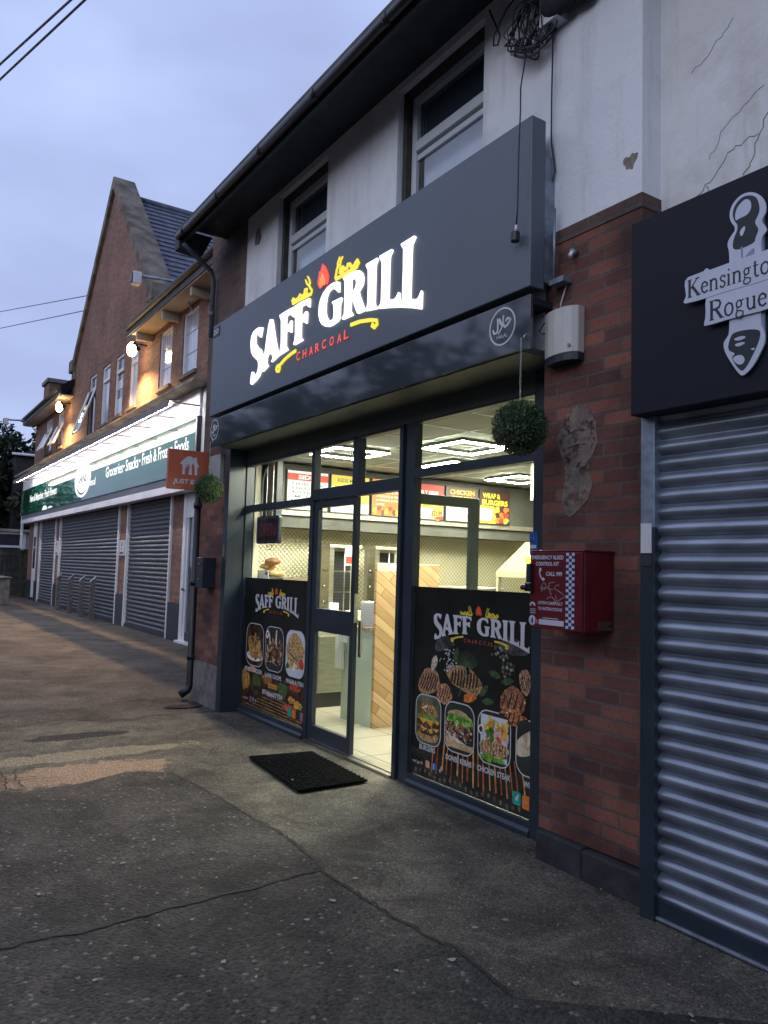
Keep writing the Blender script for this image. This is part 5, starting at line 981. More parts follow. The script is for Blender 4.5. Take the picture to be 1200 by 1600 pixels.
def d2_(m, fr, a, b, c, d):
    m.sheet([(a, c), (b, c), (b, d), (a, d)], fr, .001, BY); m.sheet([(a, c), (b, c), (b, c + .12), (a, c + .10)], fr, .002, BW); m.text('KIDS MEALS', fr, (a + b) / 2, d - .08, .045, .002, .003, TXG, w=.36, align='CENTER', bold=.03); lines(m, fr, a + .05, d - .15, ['NUGGETS & FRIES', 'BURGER & FRIES', 'WINGS & FRIES'], .024, TXD, .40, .05)
def d3_(m, fr, a, b, c, d):
    m.sheet([(a, c), (b, c), (b, d), (a, d)], fr, .001, BO); lines(m, fr, a + .06, d - .12, ['2 PIECES & FRIES', '3 PIECES & FRIES', '4 WINGS & FRIES', '6 WINGS & FRIES', 'DRINK'], .026, BW, .40, .05)
    for k in range(9): m.sheet(blob(a + .05 + k * .055, c + .06 + .03 * math.sin(k * 2), .03, .035, k, .3), fr, .002 + k * .0001, (BY, BR, BB_)[k % 3])
def d4_(m, fr, a, b, c, d):
    m.sheet([(a, c), (b, c), (b, d), (a, d)], fr, .001, BW); m.sheet([(a, c + .21), (b, c + .21), (b, d), (a, d)], fr, .002, BR); m.sheet([(a, c + .14), (b, c + .14), (b, c + .20), (a, c + .20)], fr, .0025, BY); m.text('FAMILY MEAL', fr, a + .04, d - .13, .05, .002, .003, BW, w=.42, bold=.03); m.text('SPECIAL OFFER', fr, a + .02, c + .155, .025, .002, .003, TXG, w=.30, bold=.02)
    lines(m, fr, a + .02, c + .105, ['8 PIECES', 'FRIES', 'SALAD & DRINK'], .018, TXD, .2, .036); m.sheet(blob(b - .10, c + .07, .10, .075, 6, .15), fr, .0022, BY); m.text('\u00a321.99', fr, b - .19, c + .05, .06, .002, .003, TXR, w=.17, bold=.03); m.sheet([(b - .14, c), (b, c), (b, c + .05), (b - .12, c + .03)], fr, .0024, BR)
def d5_(m, fr, a, b, c, d):
    m.sheet([(a, c), (b, c), (b, d), (a, d)], fr, .001, BW); m.sheet([(a, c + .22), (b, c + .22), (b, d), (a, d)], fr, .002, BB_); m.text('CHICKEN', fr, (a + b) / 2, d - .09, .06, .002, .003, BY, w=.42, align='CENTER', bold=.03); m.text('SERIES', fr, (a + b) / 2, d - .17, .055, .002, .003, BY, w=.36, align='CENTER', bold=.03)
    lines(m, fr, a + .06, c + .18, ['1 PIECE CHICKEN & FRIES', '2 PIECE CHICKEN & FRIES', '3 PIECE CHICKEN', '4 PIECE CHICKEN'], .016, TXD, .42, .038); m.sheet(blob(b - .09, c + .06, .09, .06, 9, .2), fr, .0022, BO)
def d6_(m, fr, a, b, c, d):
    m.sheet([(a, c), (b, c), (b, d), (a, d)], fr, .001, BDK); m.text('WRAP &', fr, a + .04, d - .10, .065, .002, .004, TXY, w=.32, bold=.05); m.text('BURGERS', fr, a + .03, d - .19, .065, .002, .004, TXY, w=.47, bold=.05)
    m.sheet([(a, c), (a + .28, c), (a + .33, c + .12), (a + .25, c + .24), (a, c + .24)], fr, .002, BY); m.sheet([(a, c + .04), (a + .2, c + .04), (a + .24, c + .20), (a, c + .20)], fr, .0024, BW)
    for k in range(9): m.sheet(blob(a + .32 + (k % 3) * .075, c + .05 + (k // 3) * .075, .05, .04, 20 + k, .25), fr, .0026 + k * .0001, (BO, BR, BY, BDK)[k % 4])
    lines(m, fr, a + .03, c + .17, ['CHICKEN WRAP', 'DONER WRAP', 'BEEF BURGER'], .018, TXD, .2, .045)
for i, (lb, fn) in enumerate((('lit white menu board headed SIDES in a red band', d1_), ('lit yellow menu board next to the SIDES board', d2_), ('lit orange menu board with food photos above the open doorway', d3_), ('lit red and white menu board priced 21.99', d4_), ('lit white menu board with a brown chicken heading', d5_), ('lit dark menu board headed WRAP & BURGERS in yellow', d6_))): board(i, lb, fn)
# counter
t = thing('counter', 'serving counter with diagonal oak boarding and a pale mint end panel', 'counter', (-6.6, 5.0, 0))
m = MB(); m.box(-6.335, -6.295, 4.10, 4.86, .02, 1.60, M_['wood_diag']); m.box(-6.335, -6.295, 4.861, 6.9, .02, 1.30, M_['mint']); sub(m, 'boarded_front', t)
m = MB(); m.box(-6.90, -6.335, 4.095, 4.125, .02, .94, M_['mint']); sub(m, 'end_panel', t)
m = MB(); m.box(-6.90, -6.337, 4.13, 6.9, .90, .94, M_['steel']); m.box(-6.90, -6.86, 4.13, 6.9, .02, .90, M_['mint']); m.box(-6.92, -6.337, 4.08, 4.12, .942, .975, fm('worktop', (.45, .33, .2), .3, 20)); sub(m, 'worktop', t)
m = MB(); m.box(-6.336, -6.2935, 4.10, 4.86, 1.60, 1.61, M_['white']); m.box(-6.296, -6.2935, 4.11, 4.40, 1.53, 1.598, P('cream_strip', (.8, .78, .62), .5)); sub(m, 'top_edge', t)
m = MB()
m.box(-6.62, -6.36, 4.13, 4.45, .976, 1.22, M_['white'])
for k in range(9): m.box(-6.625, -6.355, 4.126, 4.13, .985 + k * .026, .988 + k * .026, M_['ochre_text'])
solo(m, 'paper_stack', 'stack of white takeaway boxes on the counter end by the door', 'boxes')
m = MB(); CL = P('white_cloth', (.72, .74, .68), .9, var=.1, scale=6, bump=.4, bscale=12); pts = []
for i in range(13):
    u = i / 12; yy = 4.06 - .015 * math.sin(u * 15)
    pts.append((-6.98 + u * .17, yy))
m.prism(pts + [(p[0], p[1] + .012) for p in reversed(pts)], xy(0), .52, .93, CL); m.prism([(p[0] + .08, p[1] - .015) for p in pts[4:]] + [(p[0] + .08, p[1] - .004) for p in reversed(pts[4:])], xy(0), .80, .93, CL); solo(m, 'towel', 'white cloth hanging from the counter behind the closed door leaf', 'towel')
# under counter fridge and doner grills
t = thing('undercounter_fridge', 'stainless undercounter fridge seen low through the closed door leaf', 'fridge', (-7.6, 4.5, .02))
m = MB(); m.box(-7.98, -7.45, 4.05, 6.8, .18, .92, M_['steel_warm']); sub(m, 'body', t, bevel=.01)
m = MB(); m.box(-7.95, -7.48, 4.08, 6.8, .02, .18, M_['black']); sub(m, 'base', t)
m = MB(); m.box(-7.449, -7.435, 4.12, 4.70, .22, .80, M_['steel']); m.box(-7.449, -7.435, 4.74, 5.35, .22, .80, M_['steel']); sub(m, 'door', t, bevel=.004)
m = MB(); m.box(-7.434, -7.43, 4.40, 4.46, .52, .60, fm('navy_badge', (.02, .03, .08))); m.box(-7.434, -7.43, 4.25, 4.42, .84, .90, BY); m.box(-8.0, -7.44, 4.04, 6.8, .92, .96, M_['steel']); sub(m, 'worktop', t)
def doner(y, label):
    t = thing('doner_grill', label, 'doner grill', (-7.9, y, .96), 'vertical doner grills on the cooking line'); S_ = M_['steel_warm']
    m = MB(); m.box(-8.05, -7.98, y, y + .42, .97, 1.78, S_); m.box(-8.05, -7.72, y, y + .42, .965, 1.0, S_); m.box(-8.05, -7.78, y - .01, y + .43, 1.78, 1.82, S_); sub(m, 'housing', t, bevel=.004)
    for k in range(3):
        m = MB(); z = 1.03 + k * .245; m.box(-7.979, -7.955, y + .10, y + .38, z, z + .225, M_['black'])
        for q_ in range(6): m.box(-7.955, -7.95, y + .115, y + .365, z + .015 + q_ * .035, z + .025 + q_ * .035, M_['slate'])
        sub(m, 'burner', t)
    m = MB(); m.box(-7.98, -7.80, y, y + .06, 1.0, 1.78, M_['steel']); 
    for z in (1.15, 1.33, 1.52): m.tube([(-7.89, y, z), (-7.89, y - .03, z)], .018, M_['steel'], 10); m.tube([(-7.89, y - .03, z), (-7.89, y - .033, z)], .010, M_['black'], 10)
    sub(m, 'knob_post', t)
    m = MB(); m.tube([(-7.83, y + .22, 1.0), (-7.83, y + .22, 1.84)], .009, M_['steel'], 8); m.tube([(-7.83, y + .22, 1.02), (-7.83, y + .22, 1.04)], .10, M_['steel'], 18); sub(m, 'spit', t)
doner(4.42, 'first vertical doner grill with three knobs, seen through the closed leaf'); doner(5.05, 'second vertical doner grill, seen through the open doorway')
m = MB(); m.box(-7.62, -7.619, 4.52, 4.62, 1.58, 1.80, BW); m.box(-7.6185, -7.618, 4.53, 4.61, 1.60, 1.68, BR); solo(m, 'notice', 'small pink and red notice on the grill behind the closed door leaf', 'notice')
for k, (y, z) in enumerate(((5.28, .97), (5.40, .97))):
    m = MB(); m.tube([(-7.55, y, z), (-7.55, y, z + .16), (-7.55, y, z + .19), (-7.55, y, z + .25)], .04, fm('red_plastic', (.6, .03, .02), .1), 12); m.tube([(-7.55, y, z + .25), (-7.55, y, z + .29)], .015, M_['white'], 8, taper=.006); solo(m, 'sauce_bottle', ('red sauce bottle beside the grill, nearer the street', 'red sauce bottle beside the grill, further from the street')[k], 'bottle', 'red sauce bottles')
m = MB(); m.tube([(-7.5, 4.95, .97), (-7.5, 4.95, 1.2)], .035, fm('amber_glass', (.6, .22, .03), .3), 10); m.tube([(-7.5, 4.95, 1.2), (-7.5, 4.95, 1.26)], .012, M_['red'], 8); solo(m, 'sauce_bottle', 'amber sauce bottle just inside the doorway', 'bottle')
m = MB(); m.box(-7.50, -7.46, 4.25, 4.36, 1.05, 1.16, M_['white']); m.box(-7.53, -7.43, 4.24, 4.37, .965, 1.05, M_['steel']); solo(m, 'card_holder', 'white card standing on the worktop behind the closed door leaf', 'card')
m = MB(); m.box(-7.60, -7.38, 4.52, 4.72, .965, 1.07, P('cream_tub', (.6, .55, .35), .5)); solo(m, 'tub', 'cream food tub on the worktop behind the closed door leaf', 'tub', bevel=.01)
# window display at left
t = thing('display_counter', 'steel display counter inside the left window with bread on it', 'counter', (-7.8, 3.8, .02))
m = MB(); m.box(-8.30, -7.35, 3.62, 3.98, .02, 1.40, M_['steel_warm']); sub(m, 'cabinet', t); m = MB(); m.box(-8.32, -7.33, 3.60, 4.0, 1.401, 1.43, M_['steel']); sub(m, 'worktop', t)
bun = P('bread_crust', (.42, .20, .07), .6, var=.3, scale=18, col2=(.75, .52, .25))
for k, (x, z, lb) in enumerate(((-8.03, 1.47, 'lower left bread roll of the pile in the left window'), (-7.82, 1.47, 'lower right bread roll of the pile in the left window'), (-8.05, 1.545, 'middle bread roll of the pile in the left window'), (-7.93, 1.60, 'dark crusted bread roll on top of the pile'))):
    m = MB(); m.sphere((x, 3.76, z), .11, bun if k < 3 else P('dark_crust', (.22, .10, .05), .6, var=.3, scale=18), 18, 10, (1.05, .8, .38)); solo(m, 'bread_roll', lb, 'bread', 'bread rolls in the left window')
m = MB(); m.box(-7.99, -7.66, 3.585, 3.59, 1.405, 1.50, M_['white']); m.box(-7.74, -7.69, 3.583, 3.585, 1.45, 1.48, M_['ink']); solo(m, 'price_card', 'white card leaning before the bread rolls', 'card')
m = MB(); m.box(-8.26, -8.10, 3.525, 3.56, 1.44, 1.55, M_['white']); m.box(-8.21, -8.15, 3.558, 3.563, 1.48, 1.51, M_['ink']); solo(m, 'socket', 'white socket box at the bottom left corner of the left window', 'socket')
# open sign
t = thing('open_sign', 'unlit black OPEN sign hanging inside the left window', 'sign', (-7.48, 3.47, 1.78))
m = MB(); m.prism(rrect(-7.76, -7.20, 1.785, 2.075, .03), xz(3.47), -.03, 0, M_['black']); sub(m, 'case', t)
m = MB(); BLU = flat('blue_tube', (.10, .12, .35), .4, .25); PUR = flat('purple_tube', (.22, .03, .10), .4, .35); m.curve([rrect(-7.745, -7.215, 1.80, 2.06, .025), rrect(-7.738, -7.222, 1.807, 2.053, .02)], xz(3.47), 0, .004, BLU); m.text('OPEN', xz(3.47), -7.48, 1.86, .14, .0, .004, PUR, w=.40, align='CENTER', bold=-.01); sub(m, 'lettering', t)  # tubes given a faint glow of their own though the sign is unlit
m = MB(); m.tube([(-7.55, 3.48, 2.07), (-7.55, 3.48, 2.61)], .004, M_['upvc'], 6); m.tube([(-7.40, 3.48, 2.07), (-7.40, 3.48, 2.61)], .004, M_['upvc'], 6); m.tube([(-7.52, 3.48, 1.785), (-7.49, 3.48, 1.72), (-7.40, 3.48, 1.72), (-7.38, 3.48, 1.785)], .003, M_['cable'], 5); sub(m, 'hanging_cord', t)
# charcoal grill with its hood
m = MB(); m.box(-6.9, -6.35, 5.3, 5.8, .945, 1.38, M_['steel_warm']); solo(m, 'till', 'grey steel till unit behind the tall oak boarding', 'till', bevel=.01)
t = thing('charcoal_grill', 'steel charcoal grill under a sloping beige hood with a round flue', 'grill', (-5.7, 5.9, .02))
m = MB(); HB = P('beige_enamelled_hood', (.33, .30, .21), .45, var=.06); x0, x1 = -6.25, -4.9; xa, xb = -5.86, -5.3
v = [(x0, 5.6, 1.56), (x1, 5.6, 1.56), (x1, 6.35, 1.56), (x0, 6.35, 1.56), (xa, 5.65, 1.87), (xb, 5.65, 1.87), (xb, 6.2, 1.87), (xa, 6.2, 1.87)]
for f in ((0, 1, 5, 4), (1, 2, 6, 5), (2, 3, 7, 6), (3, 0, 4, 7), (4, 5, 6, 7)): m.face([v[i] for i in f], HB)
m.box(x0, x1, 5.595, 6.355, 1.50, 1.558, HB); sub(m, 'hood', t)
m = MB(); m.tube([(-5.58, 5.95, 1.87), (-5.58, 5.95, 2.30)], .15, M_['steel'], 24); m.box(-5.85, -5.30, 5.7, 6.2, 2.31, 2.755, M_['steel_warm']); sub(m, 'flue', t)
m = MB()
for x in (x0, x1 - .04): m.box(x, x + .04, 5.6, 5.64, .95, 1.499, HB)
m.box(x0, x1, 6.30, 6.34, .95, 1.499, M_['quilt']); sub(m, 'post', t)
m = MB(); m.box(x0, x1, 5.6, 6.35, .02, .949, M_['steel_warm']); sub(m, 'base', t)
m = MB(); m.box(-5.78, -5.56, 5.575, 5.590, 1.66, 1.75, fm('yellow_label', (.8, .5, .04), .1)); m.box(-5.78, -5.56, 5.572, 5.575, 1.715, 1.75, M_['white']); m.box(-5.76, -5.60, 5.5735, 5.575, 1.69, 1.697, M_['ink']); sub(m, 'warning_label', t)
m = MB(); m.box(-6.95, -6.30, 7.0, 7.5, 1.2, 1.80, M_['black']); m.box(-7.0, -6.2, 7.0, 7.6, .02, 1.199, M_['steel_warm']); solo(m, 'oven', 'black oven on a steel stand at the back of the takeaway', 'oven', bevel=.01)
# ------------------------------------------------------------------ neighbour on the right
bb = thing('barber_shop_building', 'shop building with cracked cream render above a closed barber shutter', 'building', (-1, 3.4, 0))
m = MB(); m.box(-2.463, 1.6, 3.30, 3.6, 0, 5.36, M_['render_old']); sub(m, 'rendered_wall', bb)
m = MB(); r = random.Random(5); CRK = P('hairline_crack', (.22, .20, .19), .9)
for pl, w in (([(-1.62, 4.00), (-1.70, 3.86), (-1.83, 3.75), (-1.93, 3.62), (-1.96, 3.5), (-2.02, 3.42)], .006), ([(-1.83, 3.75), (-1.78, 3.62), (-1.86, 3.5), (-1.85, 3.40)], .005), ([(-1.93, 3.62), (-2.06, 3.60), (-2.16, 3.50), (-2.28, 3.43), (-2.33, 3.36)], .005), ([(-2.05, 4.25), (-2.15, 4.17), (-2.28, 4.10)], .004), ([(-1.9, 3.84), (-2.1, 3.73), (-2.18, 3.6)], .003), ([(-1.7, 3.86), (-1.66, 3.7), (-1.74, 3.58), (-1.72, 3.44)], .004), ([(-2.2, 3.48), (-2.16, 3.40), (-2.22, 3.34)], .005)):
    pp = jag(pl, 6, .010, int(w * 1e4)); m.stroke(pp, w * .8, xz(3.30), 0, .0015, CRK, w * .5)
sub(m, 'hairline_crack', bb)
t = thing('roller_shutter', 'closed grey steel roller shutter of the barber shop in the right foreground', 'roller shutter', (-1, 3.06, 0))
def slats(m, x0, x1, y, z0, z1, pitch, mat, depth=.014, seg=6):
    """curved laths; one profile swept along x"""
    prof = []; z = z1
    while z > z0 + 1e-6:
        for j in range(seg + 1):
            u = j / seg; zz = z - pitch * .86 * u
            if zz < z0: break
            prof.append((y - depth * math.sin(math.pi * min(1, u * 1.0)) ** .8, zz))
        prof.append((y + .004, z - pitch * .88)); prof.append((y + .004, z - pitch * .985)); z -= pitch
    k = m.mi(mat); rr = random.Random(int(abs(x0) * 10)); NX = 14; cols = []
    wob = [[rr.gauss(0, .0011) for _ in range(NX + 1)] for _ in range(int((z1 - z0) / pitch) + 2)]
    for c in range(NX + 1):
        xx = x0 + (x1 - x0) * c / NX; cols.append([m.bm.verts.new((xx, p[0] + wob[int((z1 - p[1] + 1e-4) / pitch)][c], p[1] + wob[int((z1 - p[1] + 1e-4) / pitch)][c] * .8)) for p in prof])
    for i, c in [(i, c) for i in range(len(prof) - 1) for c in range(NX)]:
        A, Bv = cols[c], cols[c + 1]; f = m.bm.faces.new((A[i], Bv[i], Bv[i + 1], A[i + 1])); f.material_index = k; f.smooth = (abs(prof[i][0] - prof[i + 1][0]) < depth * .75 and prof[i][0] < y + .001 and prof[i + 1][0] < y + .001)
m = MB(); slats(m, -2.31, 1.55, 3.085, .10, 2.42, .0765, M_['shutter'], .023); sub(m, 'slat_curtain', t)
for a_, b_ in ((-2.387, -2.297), (1.52, 1.6)): m = MB(); m.box(a_ + (.012 if a_ < 0 else 0), b_, 3.035, 3.125, -.01, 1.78, M_['slate']); m.box(a_ + (.012 if a_ < 0 else 0), b_, 3.035, 3.125, 1.78, 2.42, M_['galv']); sub(m, 'guide_rail', t, bevel=.004)
m = MB(); m.box(-2.296, 1.52, 3.060, 3.10, .008, .10, M_['slate']); m.box(-2.296, 1.52, 3.045, 3.10, .008, .022, M_['galv']); sub(m, 'bottom_bar', t, bevel=.004)
m = MB(); m.box(-2.37, -2.31, 3.031, 3.0345, 1.66, 1.80, M_['offwhite']); m.box(-2.372, -2.308, 3.0305, 3.0344, 1.60, 1.65, M_['ink']); solo(m, 'sticker', 'torn white sticker on the galvanised shutter rail', 'sticker')
t = thing('shop_sign', 'matt black barber sign with a raised white barber pole emblem', 'sign', (-1, 3.0, 2.3))
NB = P('navy_black_panel', (.010, .012, .019), .55, var=.08, scale=2, spec=.22)
m = MB(); m.box(-2.368, 1.58, 2.95, 3.297, 2.307, 3.245, NB); sub(m, 'panel', t, bevel=.005)
f0 = xz(2.95); WB = P('white_pvc_print', (.56, .58, .68), .45, var=.05); GBk = flat('print_black', (.02, .024, .03)); GG = P('print_grey', (.24, .28, .36), .5, var=.1)
m = MB(); m.curve([chaikin(BB_OUT['pole'])], f0, .012, .020, WB); m.box(-1.80, -1.70, 2.938, 2.95, 2.5, 3.1, GG)
for k_, mt, d in (('balldark', GBk, .0205), ('balllight', WB, .021), ('stripe1', GG, .0205), ('stripe2', GG, .0205), ('lowdark', GBk, .0205), ('lowlight1', WB, .021), ('lowlight2', WB, .021), ('lowlight3', WB, .021), ('lowlight4', WB, .021), ('lowlight5', WB, .0213)):
    m.curve([chaikin(BB_OUT[k_])], f0, d - .0002, d, mt)
m.stroke([(-1.79, 2.93), (-1.785, 2.82)], .008, f0, .0205, .0207, GG); m.stroke([(-1.79, 2.74), (-1.79, 2.68)], .008, f0, .0205, .0207, GG)
sub(m, 'pole_emblem', t)
m = MB(); m.curve([[(-2.05, 2.86), (-2.035, 2.872), (-1.96, 2.875), (-1.945, 2.885), (-1.93, 2.872), (-1.84, 2.874), (-1.70, 2.875), (-1.5, 2.876), (-1.35, 2.875), (-1.35, 2.755), (-1.60, 2.755), (-1.72, 2.752), (-1.86, 2.755), (-1.98, 2.753), (-2.05, 2.757), (-2.058, 2.765), (-2.045, 2.79), (-2.052, 2.84)]], f0, .022, .032, WB)
m.curve([chaikin(BB_OUT['ban2'], 1)], f0, .021, .030, WB); sub(m, 'banner', t)
# serif lettering as pen strokes in a unit box (x 0..w, z 0..1 cap height)
def serif(m, fr, txt, x, z, h, d, mat):
    G_ = {'K': (.80, [([(.12, 0), (.12, 1)], .15), ([(.0, 0), (.26, 0)], .05), ([(.0, 1), (.26, 1)], .05), ([(.16, .45), (.62, 1)], .06), ([(.30, .58), (.70, .0)], .15), ([(.5, 1), (.76, 1)], .05), ([(.56, 0), (.84, 0)], .05)]),
          'R': (.78, [([(.12, 0), (.12, 1)], .15), ([(.0, 0), (.26, 0)], .05), ([(.0, 1), (.35, 1)], .05), ([(.35, .99), (.56, .93), (.62, .76), (.55, .58), (.35, .52), (.14, .52)], .11), ([(.36, .52), (.68, .0)], .14), ([(.6, 0), (.82, 0)], .05)]),
          'e': (.50, [([(.07, .36), (.43, .36)], .05), ([(.43, .36), (.40, .54), (.25, .64), (.12, .56), (.06, .33), (.12, .10), (.27, .0), (.45, .10)], .10)]),
          'n': (.60, [([(.12, 0), (.12, .64)], .11), ([(.02, .62), (.12, .62)], .05), ([(.12, .50), (.25, .62), (.40, .60), (.46, .46), (.46, 0)], .10), ([(.02, 0), (.22, 0)], .04), ([(.36, 0), (.56, 0)], .04)]),
          's': (.42, [([(.36, .50), (.32, .62), (.18, .65), (.07, .54), (.12, .40), (.28, .30), (.36, .18), (.28, .02), (.14, -.01), (.05, .12)], .09)]),
          'i': (.28, [([(.12, 0), (.12, .64)], .11), ([(.02, .62), (.12, .62)], .05), ([(.02, 0), (.22, 0)], .04), ([(.10, .84), (.16, .90)], .10)]),
          'g': (.54, [([(.36, .46), (.30, .62), (.18, .63), (.08, .50), (.10, .34), (.22, .26), (.34, .32), (.36, .46)], .08), ([(.32, .58), (.48, .62)], .06), ([(.14, .28), (.10, .14), (.28, .08), (.44, .02), (.44, -.16), (.26, -.26), (.08, -.20), (.06, -.04), (.14, .08)], .07)]),
          't': (.38, [([(.14, .86), (.14, .12), (.22, .0), (.34, .04)], .10), ([(.02, .62), (.32, .62)], .05)]),
          'o': (.58, [([(.50, .32), (.44, .56), (.28, .65), (.12, .56), (.06, .32), (.12, .08), (.28, -.01), (.44, .08), (.50, .32)], .10)]),
          'u': (.60, [([(.12, .64), (.12, .18), (.20, .02), (.34, .02), (.46, .14)], .10), ([(.46, .64), (.46, 0)], .11), ([(.02, .62), (.12, .62)], .05), ([(.36, .62), (.46, .62)], .05), ([(.46, 0), (.56, 0)], .04)])}
    for c in txt:
        w, st_ = G_[c]
        for i, (pl, wd) in enumerate(st_): m.stroke([(x + p[0] * h, z + p[1] * h) for p in pl], wd * h, fr, d, d + .001 + i * .0001, mat)
        x += w * h + .03 * h
m = MB(); serif(m, f0, 'Kensington', -2.036, 2.779, .076, .032, GBk); serif(m, f0, 'Rogue', -1.932, 2.650, .082, .030, GBk); sub(m, 'lettering', t)
# ------------------------------------------------------------------ the brick parade on the left with the grocery shop
FY = 5.17; BL = M_['brick_left']
gb = thing('brick_parade_building', 'long orange brick building with a tall stone-coped gable over the closed grocery shop', 'building', (-22, 5.2, 0))
def holes_wall(m, x0, x1, z0, z1, y0, y1, holes, mat):
    """wall slab with rectangular openings, cut into vertical strips"""
    hs = sorted(holes); x = x0
    for h in hs:
        if h[0] > x: m.box(x, h[0], y0, y1, z0, z1, mat)
        if h[2] > z0: m.box(h[0], h[1], y0, y1, z0, h[2], mat)
        if h[3] < z1: m.box(h[0], h[1], y0, y1, h[3], z1, mat)
        x = h[1]
    if x < x1: m.box(x, x1, y0, y1, z0, z1, mat)
UP = [(-15.72, -14.80, 5.45, 6.80), (-17.30, -16.42, 5.45, 6.78), (-19.77, -19.05, 5.42, 7.02), (-21.21, -20.38, 5.40, 7.05), (-22.68, -21.81, 5.38, 7.08), (-24.24, -23.40, 5.30, 7.10), (-28.95, -27.93, 5.45, 6.70), (-31.2, -29.95, 5.50, 6.74)]
m = MB(); holes_wall(m, -33.4, -9.0, 4.9, 7.25, FY, FY + .35, UP, BL)
m.prism([(-26.4, 7.25), (-18.2, 7.25), (-18.2, 8.2), (-22.3, 12.35), (-26.4, 8.2)], (Vector((0, FY, 0)), Vector((1, 0, 0)), Vector((0, 0, 1)), Vector((0, -1, 0))), -.35, 0, BL)
m.box(-33.4, -33.05, FY + .36, 12, 0, 7.25, BL); m.box(-9.3, -9.0, FY + .36, 12, 0, 7.25, BL)
sub(m, 'brick_wall', gb)
m = MB(); ST = P('weathered_sandstone', (.14, .115, .09), .9, var=.45, scale=2.5, bump=.6, bscale=18)
for s_ in (-1, 1):
    cxx = -22.3; p0, p1 = (cxx + s_ * 4.35, 8.05), (cxx, 12.62); 
    nx, nz_ = s_ * .30, .30
    m.prism([p0, p1, (cxx, 12.28), (cxx + s_ * 4.15, 7.92)] if s_ < 0 else [p1, p0, (cxx + s_ * 4.15, 7.92), (cxx, 12.28)], xz(FY - .10), -.62, 0, ST)
    m.box(cxx + s_ * 4.35 - .22, cxx + s_ * 4.35 + .22, FY - .14, FY + .5, 7.72, 8.12, ST); m.box(cxx + s_ * 4.2 - .2, cxx + s_ * 4.2 + .2, FY - .07, FY + .4, 7.45, 7.72, ST)
sub(m, 'gable_coping', gb, bevel=.02)
m = MB()
def tile_roof(m, a, b, c, d, n, mat, lift=.035):
    """courses of tiles from eaves edge a-b up to ridge d-c, each course slightly overlapping the one below"""
    a, b, c, d = map(Vector, (a, b, c, d)); nn = (b - a).cross(d - a).normalized()
    if nn.z < 0: nn = -nn
    for i in range(n):
        t0, t1 = i / n, (i + 1.05) / n; t1 = min(t1, 1)
        p = [a.lerp(d, t0), b.lerp(c, t0), b.lerp(c, t1), a.lerp(d, t1)]; q = [p[0] + nn * lift, p[1] + nn * lift, p[2] + nn * .004, p[3] + nn * .004]
        m.face(q, mat); m.face([p[0], p[1], q[1], q[0]], mat)
TL = P('blue_grey_roof_tile', (.075, .082, .115), .6, var=.35, scale=5, stretch=(1, 1, 1), bump=.4, bscale=14)
tile_roof(m, (-17.6, 5.5, 7.3), (-17.6, 15, 7.3), (-22.3, 15, 12.1), (-22.3, 5.5, 12.1), 24, TL)
tile_roof(m, (-27.0, 15, 7.3), (-27.0, 5.5, 7.3), (-22.3, 5.5, 12.1), (-22.3, 15, 12.1), 24, TL)
m.tube([(-22.3, 5.6, 12.13), (-22.3, 15, 12.13)], .10, TL, 8)
tile_roof(m, (-33.8, 4.75, 7.2), (-26.5, 4.75, 7.2), (-26.5, 8.4, 9.9), (-30.6, 8.4, 9.9), 16, TL); tile_roof(m, (-33.8, 12, 7.2), (-33.8, 4.75, 7.2), (-30.6, 8.4, 9.9), (-30.6, 8.42, 9.9), 16, TL)
tile_roof(m, (-17.7, 4.75, 7.2), (-8.9, 4.75, 7.2), (-8.9, 9, 7.9), (-17.7, 9, 7.9), 12, TL)
rf2 = sub(m, 'roof', gb)
m = MB(); m.box(-33.0, -31.9, 5.3, 6.1, 7.3, 8.45, BL); m.box(-33.08, -31.82, 5.22, 6.18, 8.45, 8.6, M_['cement']); sub(m, 'chimney', rf2)
m = MB(); GT = P('dark_gutter', (.05, .048, .045), .6, var=.3)
for x0, x1 in ((-18.6, -8.9), (-33.9, -26.4)): m = MB(); m.tube([(x0, 4.70, 7.13), (x1, 4.70, 7.13)], .065, GT, 8); m.box(x0, x1, 4.73, 4.76, 6.93, 7.16, GT); sub(m, 'gutter', rf2)
m = MB(); CRM = P('cream_soffit', (.42, .36, .28), .8, var=.15, scale=2)
m.box(-33.8, -26.4, 4.76, FY - .002, 6.90, 6.93, CRM); sub(m, 'soffit', gb); m = MB(); m.box(-18.2, -8.9, 4.76, FY - .002, 6.90, 6.93, CRM)
for x in (-14.3, -16.1, -18.0): m.box(x, x + .12, 4.80, FY - .003, 6.72, 6.90, CRM)
sub(m, 'soffit', gb)
